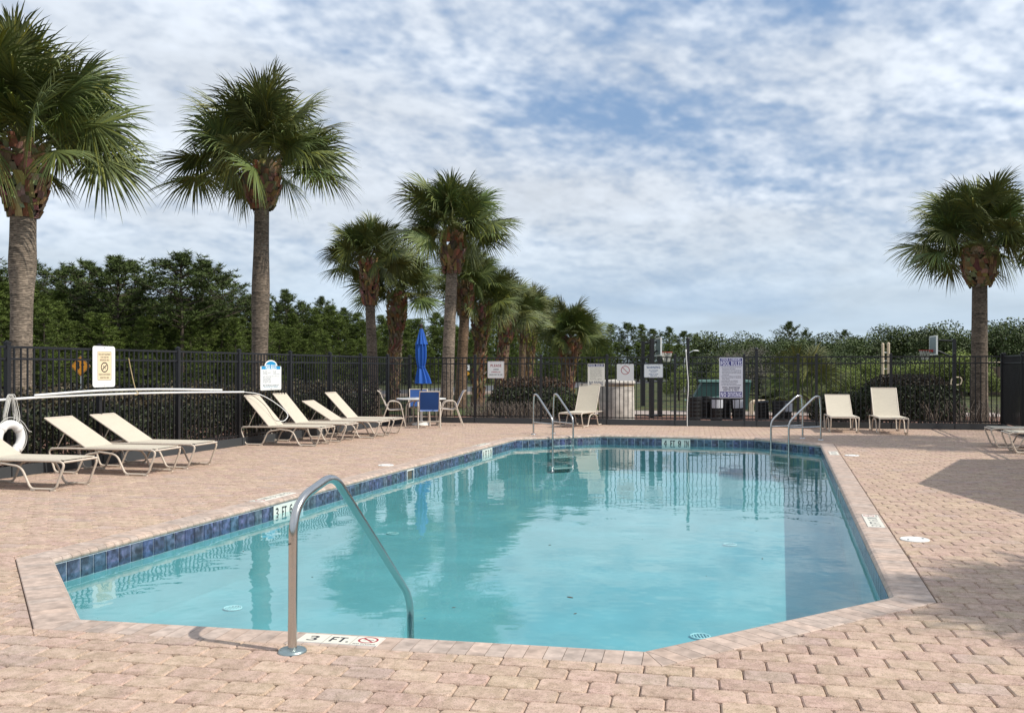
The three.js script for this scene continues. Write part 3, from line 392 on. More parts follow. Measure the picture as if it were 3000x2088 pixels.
notice('warning_sign', FAR, 1887.7, 1943, 1066.6, 1106, 'pale WARNING sign about no lifeguard on duty before the basketball posts', (x, w, h) => { x.fillStyle = '#d3d7da'; x.fillRect(0, 0, w, h); x.strokeStyle = '#5a6c8a'; x.lineWidth = 4; x.beginPath(); x.roundRect(8, 8, w - 16, h - 16, 18); x.stroke(); x.fillStyle = '#1f3d74'; mid(x, 'WARNING', w / 2, h * 0.24, 64, w * 0.74); x.fillStyle = '#3f5580'; mid(x, 'NO LIFEGUARD', w / 2, h * 0.46, 36, w * 0.5); mid(x, 'ON DUTY', w / 2, h * 0.58, 36, w * 0.32); mid(x, 'SWIM AT YOUR', w / 2, h * 0.74, 36, w * 0.5); mid(x, 'OWN RISK', w / 2, h * 0.86, 36, w * 0.36); }, { mat: grey, bolts: [[-0.27, 0.46], [0.27, 0.46], [-0.27, -0.46], [0.27, -0.46]] });
notice('rules_sign', FAR, 2107.7, 2177, 1046.8, 1165.6, 'tall sign headed FOUR CORNERS POOL RULES with violet bands', (x, w, h) => {
  x.fillStyle = '#c9cbd6'; x.fillRect(0, 0, w, h); x.fillStyle = '#2b2a72'; x.fillRect(w * 0.035, h * 0.02, w * 0.93, h * 0.19); x.fillRect(w * 0.035, h * 0.845, w * 0.93, h * 0.135); x.fillStyle = '#d9dbec'; mid(x, 'FOUR CORNERS', w / 2, h * 0.056, 52, w * 0.82); x.fillRect(w * 0.035, h * 0.093, w * 0.93, 5); mid(x, 'POOL RULES', w / 2, h * 0.155, 92, w * 0.9); mid(x, 'NO DIVING', w / 2, h * 0.915, 96, w * 0.9);
  x.fillStyle = '#34344c'; x.textAlign = 'left'; x.textBaseline = 'middle'; ['1. NO FOOD OR BEVERAGES IN THE POOL', '    OR ON POOL WET DECK.', '    COMMERCIALLY BOTTLED WATER IN', '    PLASTIC BOTTLES IS ALLOWED ON THE', '    POOL WET DECK FOR POOL PATRON', '    HYDRATION.', '2. NO GLASS OR ANIMALS IN THE FENCED', '    POOL AREA (OR 50 FEET TO UNFENCED', '    POOL AREA).', '3. BATHING LOAD: 30 PERSONS.', '4. POOL HOURS: DAWN TO DUSK.', '5. SHOWER BEFORE ENTERING.', '6. DO NOT SWALLOW THE POOL WATER.'].forEach((s, k) => { x.font = 'bold 21px sans-serif'; x.fillText(s, w * 0.07, h * (0.245 + k * 0.0365), w * (s.length > 33 ? 0.86 : s.length * 0.026)); }); mid(x, 'POOL MAXIMUM', w / 2, h * 0.745, 50, w * 0.74); mid(x, 'DEPTH: 5 FEET', w / 2, h * 0.805, 50, w * 0.66);
}, { mat: grey, r: 0.03 });

// ---------- marks and lids let into the deck ----------
function flatMark(i, s, t0, tiles, label) { const n = tiles.length, e = edges[i], tx = canvasTex(128 * n, 128, (x, w, h) => { x.fillStyle = '#ddd8c8'; x.fillRect(0, 0, w, h); x.strokeStyle = '#9d978a'; x.lineWidth = 3; tiles.forEach((q, k) => { x.strokeStyle = '#9d978a'; x.strokeRect(k * 128, 0, 128, h); x.fillStyle = '#17181c'; if (q === '0') { x.strokeStyle = '#a01d28'; x.lineWidth = 9; x.beginPath(); x.ellipse(k * 128 + 64, 52, 42, 40, 0, 0, 7); x.stroke(); x.fillRect(k * 128 + 40, 46, 50, 6); x.beginPath(); x.moveTo(k * 128 + 36, 24); x.lineTo(k * 128 + 92, 80); x.stroke(); x.lineWidth = 3; mid(x, 'NO DIVING', k * 128 + 64, 110, 20, 108); } else mid(x, q, k * 128 + 64, 68, 98, 104); }); });
  const o = part(pool, 'depth_marker', box(0.1524 * n, 0.006, 0.152), [M.white, M.white, std({ map: tx, roughness: 0.4 }), M.white, M.white, M.white]); const p = edgeAt(i, s, t0, 0.002); o.position.copy(p); o.rotation.y = Math.atan2(e.n[0], -e.n[1]); o.userData.label = label; }
flatMark(1, sAtX(1, 997, 0.135), 0.135, ['3', 'FT.', '0'], 'white coping tiles reading 3 FT. NO DIVING beside the handrail');
flatMark(7, sAtX(7, 800, 0.15), 0.15, ['3', 'FT', '6', 'IN', '0'], 'white coping tiles reading 3 FT 6 IN on the lounger side');
flatMark(7, sAtX(7, 1410, 0.15), 0.15, ['4', 'FT', '3', 'IN', '0'], 'white coping tiles reading 4 FT 3 IN');
flatMark(3, sOn(3, 2556, 1526, 0), 0.145, ['3', 'FT', '6', 'IN', '0'], 'white coping tiles reading 3 FT 6 IN near the round lid');
flatMark(3, sOn(3, 2442, 1327, 0), 0.145, ['4', 'FT', '3', 'IN', '0'], 'white coping tiles near the far ladder');
for (const [x, y, lab] of [[2681, 1581, 'round white skimmer lid let into sunlit pavers by the coping'], [2497, 1334.5, 'round white skimmer lid near the far ladder'], [1130, 1363, 'round white skimmer lid on the lounger side of the pool']]) { const q = ground(x, y), l = thing('skimmer_lid', lab, 'lid', q.X, 0.0, q.Z, 0.3, 'skimmer lids in the deck'); part(l, 'rim', new THREE.TorusGeometry(0.112, 0.008, 6, 28).rotateX(Math.PI / 2).translate(0, 0.002, 0), M.whitePlastic); part(l, 'cover', new THREE.CylinderGeometry(0.108, 0.11, 0.018, 28).translate(0, -0.002, 0), M.white); for (const s of [-1, 1]) part(l, 'finger_hole', new THREE.CylinderGeometry(0.01, 0.01, 0.003, 8).translate(s * 0.075, 0.009, 0.01), M.bronze); }
for (const [x, y] of [[681, 1784], [1150, 1564], [2139, 1597], [2052, 1867]]) { let h = -0.9; for (let k = 0; k < 6; k++) h = floorY(ground(x, y, h).Z); const q = ground(x, y, h), d = thing('return_fitting', 'round white grate on the pool floor', 'grate', q.X, h, q.Z, 0, 'grates on the pool floor'); part(d, 'ring', new THREE.TorusGeometry(0.078, 0.008, 6, 24).rotateX(Math.PI / 2).translate(0, 0.01, 0), M.grate); for (let k = -2; k <= 2; k++) part(d, 'bar', box(0.008, 0.01, 0.13 - Math.abs(k) * 0.02, k * 0.026, 0.008, 0), M.grate); }
{ const r = rng(311); for (let k = 0; k < 11; k++) { const x = 700 + r() * 1650, y = 1560 + r() * 280, q = ground(x, y, WATER_Y); if (edges.some((e) => (q.X - e.a[0]) * e.n[0] + (q.Z - e.a[1]) * e.n[1] > -0.25)) continue; const s = k === 0 ? 0.022 : 0.006 + r() * 0.007; top('fallen_leaf', new THREE.SphereGeometry(s, 6, 4).scale(1.4, 0.14, 0.6).rotateY(r() * 6).translate(q.X, WATER_Y + 0.002, -q.Z), M.brown, 'small brown leaf floating on the pool water', 'leaf', 'leaves on the water'); } }

// ---------- pool rails ----------
{ const q = ground(856, 1909.6), g = thing('handrail', 'stainless steel handrail with one round flange leading down into the shallow end', 'handrail', q.X, 0, q.Z, 0), d = V(0.31, 0, -0.951), P = (r, y) => d.clone().multiplyScalar(r).setY(y);
  part(g, 'rail', sweep(fillet([P(0, -0.02), P(0.01, 0.765), P(0.43, 0.868), P(1.47, -0.06), P(1.49, floorY(6.3) + 0.01)], [0.17, 0.11, 0.12], 10), 0.0238, 20), M.steel);
  part(g, 'flange', new THREE.LatheGeometry([[0.0245, 0.022], [0.05, 0.021], [0.066, 0.016], [0.073, 0.008], [0.074, 0]].map(([x, y]) => new THREE.Vector2(x, y)), 32), M.flange); part(g, 'set_screw', new THREE.SphereGeometry(0.005, 8, 6).translate(-0.012, 0.56, 0.021), M.bronze); }
function ladder(i, s, label) { const g = thing('pool_ladder', label, 'ladder', 0, 0, 0, 0, 'pool ladders'), o = edgeAt(i, s, 0, 0), e = edges[i]; g.position.copy(o); g.rotation.y = Math.atan2(e.n[0], -e.n[1]);  // local z outward, x along the edge
  for (const x of [-0.255, 0.255]) { const P = (t, y) => V(x, y, t); part(g, 'rail', sweep(fillet([P(0.79, -0.01), P(0.79, 0.62), P(0.755, 0.90), P(0.62, 0.885), P(-0.075, 0.385), P(-0.075, -0.72)], [0.1, 0.08, 0.1, 0.12], 6), 0.021, 12), M.steel); part(g, 'cross_bar', sweep([P(0.79, 0.27), P(-0.075, 0.27)], 0.017, 10), M.steel); part(g, 'flange', new THREE.LatheGeometry([[0.021, 0.02], [0.05, 0.016], [0.06, 0]].map(([a, b]) => new THREE.Vector2(a, b)), 20).translate(x, 0, 0.79), M.steel); }
  for (let k = 0; k < 3; k++) part(g, 'tread', box(0.49, 0.02, 0.09, 0, -0.2 - k * 0.24, -0.075), M.whitePlastic); return g; }
const along = (i, X, Z) => (X - edges[i].a[0]) * edges[i].d[0] + (Z - edges[i].a[1]) * edges[i].d[1];
ladder(6, along(6, 0.71, 20.98), 'stainless pool ladder on the angled corner in front of a lounger'); ladder(4, along(4, 6.21, 19.45), 'stainless pool ladder on the angled corner facing the two upright loungers');

// ---------- loungers ----------
function lounger(alpha, label, X, Z, dirX, dirZ, mat = M.sling) {   // X, Z: middle of the foot skids; dir: head to foot
  const g = thing('sun_lounger', label, 'sun lounger', 0, 0, 0, 0, 'cream sling loungers'), P = (x, y, z) => V(x, y, z), a = alpha * Math.PI / 180, hx = -0.16, hy = 0.385;
  g.position.set(X - dirX * 0.646, 0, -(Z - dirZ * 0.646)); g.scale.setScalar(0.95); g.rotation.y = Math.atan2(dirZ, dirX);
  for (const z of [-0.315, 0.315]) {
    part(g, 'side_rail', sweep([P(-0.72, 0.368, z), P(-0.3, 0.372, z), P(0.93, 0.378, z)], 0.0155, 8), M.frame);
    part(g, 'leg', sweep(fillet([P(0.84, 0.378, z), P(1.0, 0.362, z), P(0.865, 0.022, z), P(0.50, 0.022, z), P(0.36, 0.30, z), P(0.06, 0.335, z)], [0.09, 0.06, 0.06, 0.09], 6), 0.0155, 8), M.frame);
    part(g, 'leg', sweep(fillet([P(-0.62, 0.368, z), P(-0.78, 0.352, z), P(-0.665, 0.022, z), P(-0.30, 0.022, z), P(-0.17, 0.29, z), P(0.07, 0.322, z)], [0.09, 0.06, 0.06, 0.09], 6), 0.0155, 8), M.frame);
    for (const x of [0.83, 0.54, -0.33, -0.63]) part(g, 'foot_pad', box(0.06, 0.02, 0.034, x, 0.011, z), M.frame);
    const B = (t, w = 0) => P(hx - Math.cos(a) * t + Math.sin(a) * w, hy + Math.sin(a) * t + Math.cos(a) * w, z * 0.93);
    part(g, 'back_rail', sweep([B(0), B(0.82)], 0.0145, 8), M.frame);
    if (alpha > 5) part(g, 'back_support', sweep([B(0.42, -0.015), P(hx - Math.cos(a) * 0.42 - 0.02 - Math.sin(a) * 0.16 - 0.05, 0.365, z * 0.86)], 0.009, 6), M.frame);
  }
  for (const [x, y] of [[0.985, 0.366], [0.02, 0.345], [-0.74, 0.36]]) part(g, 'cross_bar', sweep([P(x, y, -0.315), P(x, y, 0.315)], 0.0145, 8), M.frame);
  const slab = (fn, n) => { const T = new THREE.BoxGeometry(1, 0.006, 0.6, n, 1, 6), p = T.attributes.position; for (let i = 0; i < p.count; i++) { const t = p.getX(i) + 0.5, z = p.getZ(i), sag = 0.012 * (1 - (z / 0.3) ** 2) * Math.sin(Math.PI * t), q = fn(t, p.getY(i) - sag); p.setXYZ(i, q[0], q[1], z); } const uv = T.attributes.uv; for (let i = 0; i < uv.count; i++) uv.setXY(i, uv.getX(i) * 2, uv.getY(i)); T.computeVertexNormals(); return T; };
  part(g, 'seat_sling', slab((t, y) => [lerp(hx, 0.965, t), 0.392 + y, 0], 10), mat); part(g, 'back_sling', slab((t, y) => [hx - Math.cos(a) * t * 0.795 + Math.sin(a) * (y + 0.006), hy + Math.sin(a) * t * 0.795 + Math.cos(a) * (y + 0.006), 0], 8), mat);
  part(g, 'head_bar', sweep([P(hx - Math.cos(a) * 0.815, hy + Math.sin(a) * 0.815, -0.3), P(hx - Math.cos(a) * 0.815, hy + Math.sin(a) * 0.815, 0.3)], 0.0145, 8), M.frame);
  return g;
}
const LF = [0.975, -0.222];
lounger(31, 'cream lounger beside the white life ring, back partly raised', -5.55, 11.52, ...LF);
lounger(31, 'cream lounger with low raised back, between the life ring and the white safety sign', -5.06, 13.09, ...LF);
lounger(31, 'cream lounger with low raised back under the white pool poles, past the safety sign', -4.83, 14.0, ...LF);
lounger(48, 'cream lounger with the end of a white pool pole resting on its steep back', -3.78, 17.93, ...LF);
lounger(49, 'cream lounger with a steep back just under the blue headed rules sign', -3.5, 18.95, ...LF);
lounger(31, 'cream lounger with a low back between two steep ones', -2.98, 19.93, ...LF);
lounger(46, 'cream lounger with a steep back next to the patio table', -2.8, 20.88, ...LF);
lounger(63, 'cream lounger with upright back behind the pool ladder, below a NO DIVING board', 1.56, 23.5, -0.42, -0.907);
lounger(36, 'cream lounger facing the pool with back half raised and frond shadows on it', 7.62, 21.55, -0.2292, -0.9734);
lounger(55, 'cream lounger facing the pool with tall raised back before the round hedge', 8.55, 21.1, -0.2292, -0.9734);
lounger(2, 'flat cream lounger set closest to the side fence corner', 9.2, 17.5, -0.957, 0.29); lounger(2, 'flat cream lounger lying next to another flat one, nearer the building', 8.92, 16.35, -0.957, 0.29);

// ---------- patio table, chairs and closed umbrella ----------
const TBL = ground(1234, 1246);
{ const g = thing('patio_table', 'round white patio table with a hole for the umbrella pole', 'table', TBL.X, 0, TBL.Z, 0);
  part(g, 'table_top', new THREE.LatheGeometry([[0.025, 0.70], [0.6, 0.705], [0.635, 0.70], [0.645, 0.688], [0.635, 0.672], [0.6, 0.668], [0.025, 0.672]].map(([x, y]) => new THREE.Vector2(x, y)), 40), M.whitePlastic);
  for (let k = 0; k < 4; k++) { const a = Math.PI / 4 + k * Math.PI / 2 + 0.2; part(g, 'leg', sweep(fillet([V(Math.cos(a) * 0.12, 0.66, Math.sin(a) * 0.12), V(Math.cos(a) * 0.42, 0.6, Math.sin(a) * 0.42), V(Math.cos(a) * 0.46, 0.0, Math.sin(a) * 0.46)], 0.12, 6), 0.019, 8), M.frame); }
  const b = thing('umbrella_stand', 'pale weighted umbrella stand under the patio table', 'umbrella stand', TBL.X, 0, TBL.Z, 0); part(b, 'weight', new THREE.LatheGeometry([[0.0, 0.0], [0.24, 0.0], [0.25, 0.02], [0.22, 0.06], [0.08, 0.10], [0.045, 0.12]].map(([x, y]) => new THREE.Vector2(x, y)), 28), M.whitePlastic); part(b, 'sleeve', new THREE.CylinderGeometry(0.035, 0.035, 0.28, 14, 1, true).translate(0, 0.24, 0), M.whitePlastic); }
{ const g = thing('closed_umbrella', 'closed bright blue patio umbrella tied at its waist', 'umbrella', TBL.X, 0, TBL.Z, 0);
  part(g, 'pole', new THREE.CylinderGeometry(0.019, 0.019, 2.48, 12).translate(0, 1.3, 0), M.bronze); part(g, 'finial', merge([new THREE.SphereGeometry(0.045, 14, 10).scale(1, 1.15, 1).translate(0, 2.575, 0), new THREE.CylinderGeometry(0.028, 0.035, 0.05, 12).translate(0, 2.515, 0)]), M.bronze);
  const cloth = (prof, amp, n, seed, lean) => { const r = rng(seed), seg = 72, ph = [r() * 6, r() * 6, r() * 6], pos = [], idx = []; const N = 26; for (let i = 0; i <= N; i++) { const t = i / N, k = t * (prof.length - 1), j = Math.min(prof.length - 2, Math.floor(k)), f = k - j, y = lerp(prof[j][1], prof[j + 1][1], f), rad = lerp(prof[j][0], prof[j + 1][0], f), A = lerp(prof[j][2] ?? amp, prof[j + 1][2] ?? amp, f); for (let q = 0; q <= seg; q++) { const th = q / seg * Math.PI * 2, w = rad * (1 + A * Math.sin(n * th + ph[0] + 0.5 * Math.sin(3 * t + ph[1])) + A * 0.45 * Math.sin((n + 3) * th + ph[2] + 2 * t)); pos.push(Math.cos(th) * w + lean * sstep(0.55, 1, t), y - 0.02 * A * Math.cos(n * th), Math.sin(th) * w); } } for (let i = 0; i < N; i++) for (let q = 0; q < seg; q++) { const a = i * (seg + 1) + q, b = a + seg + 1; idx.push(a, a + 1, b, b, a + 1, b + 1); } const G = new THREE.BufferGeometry(); G.setAttribute('position', new THREE.Float32BufferAttribute(pos, 3)); G.setIndex(idx); G.computeVertexNormals(); return G; };
  part(g, 'canopy', cloth([[0.09, 2.18], [0.118, 2.05], [0.122, 1.92], [0.12, 1.76], [0.105, 1.62], [0.085, 1.53], [0.09, 1.46], [0.13, 1.34], [0.165, 1.2], [0.185, 1.08]], 0.2, 8, 5, 0.055), M.blueCloth); part(g, 'vent_flap', cloth([[0.035, 2.49], [0.06, 2.4], [0.088, 2.28], [0.112, 2.18], [0.138, 2.09]], 0.2, 8, 9, 0), M.blueCloth); part(g, 'tie_strap', new THREE.TorusGeometry(0.096, 0.01, 6, 28).rotateX(Math.PI / 2 + 0.12).translate(0, 1.52, 0), M.blueCloth); }
function chair(label, X, Z, dX, dZ) { const g = thing('patio_chair', label, 'chair', X, 0, Z, Math.atan2(dZ, dX), 'blue sling patio chairs'), P = (x, y, z) => V(x, y, z);
  for (const z of [-0.27, 0.27]) { part(g, 'arm', sweep(fillet([P(-0.16, 0.53, z), P(-0.1, 0.64, z), P(0.17, 0.635, z), P(0.31, 0.0, z)], [0.09, 0.13], 7), 0.0145, 8), M.frame); part(g, 'leg', sweep([P(-0.13, 0.56, z), P(-0.33, 0.0, z)], 0.0145, 8), M.frame); part(g, 'side_frame', sweep(fillet([P(-0.40, 0.91, z * 0.88), P(-0.33, 0.86, z * 0.88), P(-0.14, 0.41, z * 0.88), P(0.25, 0.435, z * 0.88)], [0.05, 0.1], 6), 0.0135, 8), M.frame); }
  part(g, 'stretcher', merge([sweep([P(-0.27, 0.17, -0.27), P(-0.27, 0.17, 0.27)], 0.011, 6), sweep([P(0.25, 0.435, -0.24), P(0.25, 0.435, 0.24)], 0.012, 6), sweep([P(-0.4, 0.905, -0.24), P(-0.4, 0.905, 0.24)], 0.012, 6)]), M.frame);
  const strip = (a, b, s) => { const G = new THREE.BoxGeometry(1, 0.004, 0.46, 6, 1, 4), p = G.attributes.position; for (let i = 0; i < p.count; i++) { const t = p.getX(i) + 0.5, z = p.getZ(i), k = p.getY(i) - s * Math.sin(Math.PI * t) * (1 - (z / 0.26) ** 2); const dx = b[0] - a[0], dy = b[1] - a[1], L = Math.hypot(dx, dy); p.setXYZ(i, lerp(a[0], b[0], t) - dy / L * k, lerp(a[1], b[1], t) + dx / L * k, z); } G.computeVertexNormals(); return G; };
  part(g, 'back_sling', strip([-0.165, 0.455], [-0.355, 0.89], -0.012), M.blueSling); part(g, 'seat_sling', strip([-0.12, 0.415], [0.235, 0.437], 0.02), M.blueSling); return g; }
{ const tx = TBL.X, tz = TBL.Z; chair('blue sling chair seen from behind, tucked at the table on the pool side', tx + 0.29, tz - 1.02, -0.12, 1); chair('blue sling chair at the table beside the loungers', tx - 0.68, tz - 0.3, 0.97, 0.1); chair('blue sling chair at the table turned towards the loungers', tx + 0.74, tz + 0.0, -0.97, -0.12); chair('blue sling chair between the table and the fence', tx - 0.15, tz + 0.82, 0.12, -0.98); }

// ---------- safety gear on the left fence ----------
const onLeft = (x, y, off = 0.06) => { const s = LEFT.at(x), Z = LEFT.Z(s); return V(LEFT.X(s) + LEFT.d[1] * off, heightAt(y, Z), -(Z - LEFT.d[0] * off)); };
const bow = (pts) => new THREE.CatmullRomCurve3(pts).getPoints(24);
top('pool_pole', sweep(bow([onLeft(83, 1158, 0.1), onLeft(250, 1145, 0.12), onLeft(430, 1140, 0.1), onLeft(639, 1142, 0.07)]), 0.017, 8), M.white, 'shorter white pool pole tied against the fence above the loungers', 'pole', 'pool poles');
{ const g = thing('rescue_hook', 'long white rescue pole ending in a looped hook over a steep lounger', 'rescue hook', 0, 0, 0, 0, 'pool poles'); part(g, 'pole', sweep(bow([onLeft(-120, 1178, 0.09), onLeft(150, 1161, 0.09), onLeft(430, 1151, 0.09), onLeft(701, 1148, 0.09)]), 0.017, 8), M.white);
  const a = onLeft(701, 1148, 0.1), q = (dx, dy, dz) => a.clone().add(V(dx, dy, dz)); part(g, 'hook', sweep(bow([a, q(0.22, -0.05, -0.25), q(0.52, -0.22, -0.3), q(0.78, -0.45, -0.22), q(0.72, -0.56, -0.08), q(0.6, -0.52, -0.02)]), 0.008, 6), M.white); part(g, 'loop_wire', sweep(bow([a, q(0.12, -0.06, -0.1), q(0.38, -0.26, -0.05), q(0.62, -0.55, 0.02), q(0.78, -0.45, -0.22)]), 0.005, 5), M.bronze); }
top('tie_strap', sweep(bow([onLeft(371, 1049, 0.03), onLeft(375, 1085, 0.05), onLeft(381, 1140, 0.1), onLeft(384, 1152, 0.13), onLeft(379, 1156, 0.12), onLeft(374, 1150, 0.06)]), 0.008, 5), M.ropeTan, 'tan strap tying the pool poles to the fence rail', 'strap');
{ const c = onLeft(2, 1284, 0.14), g = thing('life_ring', 'white life ring hanging on the fence beside a lounger', 'life ring', c.x, c.y, -c.z, LEFT.turn); part(g, 'ring', new THREE.TorusGeometry(0.19, 0.058, 14, 44), M.white); for (let k = 0; k < 4; k++) { const a = k * Math.PI / 2 + 0.75; part(g, 'band', new THREE.TorusGeometry(0.0595, 0.006, 6, 20).scale(1, 1, 5).rotateX(Math.PI / 2).rotateY(0).rotateZ(0).translate(0.19, 0, 0).rotateZ(a), M.whitePlastic); } const rp = []; for (let k = 0; k <= 60; k++) { const a = k / 60 * Math.PI * 2, b = 0.262 + 0.02 * Math.abs(Math.sin(2 * a)); rp.push(V(Math.cos(a + 0.75) * b, Math.sin(a + 0.75) * b, 0.01)); } part(g, 'grab_line', sweep(rp, 0.005, 5), M.rope);
  const d = onLeft(8, 1190, 0.1), h = thing('rope_coil', 'coil of white rope hung above the life ring', 'rope', d.x, d.y, -d.z, LEFT.turn), r = rng(3); for (let k = 0; k < 9; k++) { const pts = [], w = 0.10 + r() * 0.06, l = 0.2 + r() * 0.07, ox = (r() - 0.5) * 0.05, oz = k * 0.006; for (let j = 0; j <= 28; j++) { const a = j / 28 * Math.PI * 2; pts.push(V(Math.sin(a) * w * (0.62 - 0.38 * Math.cos(a)) + ox, 0.16 - l * (1 - Math.cos(a)) / 1.0 * 0.9, oz + 0.01 * Math.sin(3 * a))); } part(h, 'strand', sweep(pts, 0.0055, 5), M.rope); }
  part(h, 'loose_end', sweep(bow([V(0.1, -0.15, 0.03), V(0.2, -0.24, 0.05), V(0.27, -0.34, 0.06), V(0.33, -0.36, 0.05)]), 0.0055, 5), M.rope); }
{ const q = ground(2016, 1250), Z = FAR.Z(FAR.at(2016)) - 0.14; const P = (x, y) => V(atX(x, Z), heightAt(y, Z), -Z); const g = thing('white_conduit', 'thin white pipe leaning against the tall black fence post', 'pipe', 0, 0, 0, 0); part(g, 'pipe', sweep(bow([P(2010, 1026), P(2013, 1070), P(2017, 1130), P(2014, 1190), P(2014, 1249)]), 0.0105, 7), M.white); part(g, 'cap', new THREE.CylinderGeometry(0.02, 0.02, 0.07, 10).translate(atX(2010, Z), heightAt(1027, Z), -Z), M.white); }

// ---------- sabal palms ----------
function frondGeo(pitch, seed, nSeg = 50) {                        // built in the palm's upright frame, heading +x
  const r = rng(seed), T = new Tris(), p = pitch * Math.PI / 180, Lp = 0.52 + r() * 0.55, LL = 0.92 + r() * 0.14, roll = (r() - 0.5) * 2.3, c0 = [0.088 + r() * 0.02, 0.116 + r() * 0.02, 0.042];
  const pet = [], N = 7; let pos = V(0, 0, 0), ang = p; for (let i = 0; i <= N; i++) { pet.push(pos.clone()); const st = Lp / N; ang = p - 0.22 * Math.cos(p) * (i / N); pos = pos.clone().add(V(Math.cos(ang) * st, Math.sin(ang) * st, 0)); }
  const E = pet[N], D0 = ang, sg = sweep(pet, (t) => 0.021 - 0.009 * t, 5, false, false).toNonIndexed(), sp = sg.attributes.position; for (let i = 0; i < sp.count; i++) { T.p.push(sp.getX(i), sp.getY(i), sp.getZ(i)); T.u.push(0, 0); T.c.push(0.16, 0.17, 0.06); }
  const costa = (t) => { let q = E.clone(), a = D0, n = 6; for (let i = 0; i < n; i++) { const st = t / n; a = D0 - 0.32 * (i / n) * t / 0.5 * 0.55; q.add(V(Math.cos(a) * st, Math.sin(a) * st, 0)); } return [q, a]; };
  for (let i = 0; i < nSeg; i++) {
    const f = (i + 0.5) / nSeg * 2 - 1, A = f * 2.3 + (r() - 0.5) * 0.07, ct = 0.42 * Math.pow(Math.cos(A / 2), 1.2), [o, da] = costa(ct * LL), D = V(Math.cos(da), Math.sin(da), 0), S = V(0, 0, 1).applyAxisAngle(D, roll), Nn = V(-Math.sin(da), Math.cos(da), 0).applyAxisAngle(D, roll);
    const fold = -0.26 * Math.abs(Math.sin(A)) - 0.05 + (r() - 0.5) * 0.12, dir = D.clone().multiplyScalar(Math.cos(A)).addScaledVector(S, Math.sin(A)).addScaledVector(Nn, fold).normalize();
    const L = LL * (0.60 + 0.28 * Math.cos(A / 1.5)) * (0.88 + r() * 0.22), w = 0.0165 + 0.007 * r(), droop = (0.02 + r() * 0.12) * L, tipd = 0.05 + r() * 0.5, side = dir.clone().cross(Nn).normalize(), tw = (r() - 0.5) * 0.9, k = 0.75 + r() * 0.5, yel = r() < 0.12 ? 0.5 : r() * 0.18;
    const col = [c0[0] * k * (1 + yel * 1.6), c0[1] * k * (1 + yel), c0[2] * k * (1 - yel * 0.3)], ts = [-0.02, 0.3, 0.58, 0.8, 1], ws = [0.6, 1, 0.8, 0.42, 0.02]; let prev = null;
    for (let j = 0; j < 5; j++) { const t = ts[j], q = o.clone().addScaledVector(dir, L * t); q.y -= droop * t * t + tipd * L * Math.max(0, t - 0.55) ** 1.5 * 1.6; q.x += 0; const sd = side.clone().multiplyScalar(Math.cos(tw * t)).addScaledVector(Nn, Math.sin(tw * t)).multiplyScalar(w * ws[j]), a = q.clone().sub(sd), b = q.clone().add(sd); q.addScaledVector(Nn, 0.006 * ws[j]);
      if (prev) { const [pa, pb, pq] = prev, U = [0, 0]; for (const [x, y, z] of [[pa, pq, a], [pq, q, a], [pq, pb, b], [pq, b, q]]) T.tri(x.toArray(), y.toArray(), z.toArray(), U, U, U, col); } prev = [a, b, q.clone()]; }
  }
  return T.geo();
}
const PITCH = [82, 72, 62, 52, 43, 34, 24, 10], FR_GEO = PITCH.map((p, i) => [0, 1, 2, 3, 4, 5].map((k) => frondGeo(p, 1000 + i * 10 + k)));
function bootGeo(rows, per, y0, y1, rad, seed, flare, cols) { // overlapping cut leaf bases
  const r = rng(seed), T = new Tris(), U = [0, 0];
  for (let i = 0; i < rows; i++) for (let k = 0; k < per; k++) {
    const t = i / (rows - 1), a = (k + (i % 2) * 0.5 + (r() - 0.5) * 0.3) / per * Math.PI * 2, y = lerp(y0, y1, t) + (r() - 0.5) * 0.05, R = rad(t) * 0.93, w = (0.034 + r() * 0.034) * (rad(t) / 0.25), h = 0.1 + r() * 0.17, out = flare * (0.4 + r() * 1.3), sl = (r() - 0.5) * 0.2, c = cols[Math.floor(r() * cols.length)].map((x) => x * (0.55 + r() * 0.55));
    const P = (da, yy, rr_) => [Math.cos(a + da / R) * rr_, yy, Math.sin(a + da / R) * rr_], b0 = P(-w, y, R), b1 = P(w, y, R), t0 = P(-w * 0.62 + sl, y + h, R + out), t1 = P(w * 0.62 + sl, y + h, R + out), m0 = P(0, y, R + 0.03), m1 = P(sl, y + h, R + out + 0.03), i0 = P(sl, y + h * 0.94, R + out - 0.05);
    T.tri(b0, m0, t0, U, U, U, c); T.tri(m0, m1, t0, U, U, U, c); T.tri(m0, b1, t1, U, U, U, c); T.tri(m0, t1, m1, U, U, U, c); const e = c.map((x) => x * 1.25); T.tri(t0, m1, i0, U, U, U, e); T.tri(m1, t1, i0, U, U, U, e); T.tri(t0, i0, b0, U, U, U, c); T.tri(t1, b1, i0, U, U, U, c);
  }
  return T.geo();
}
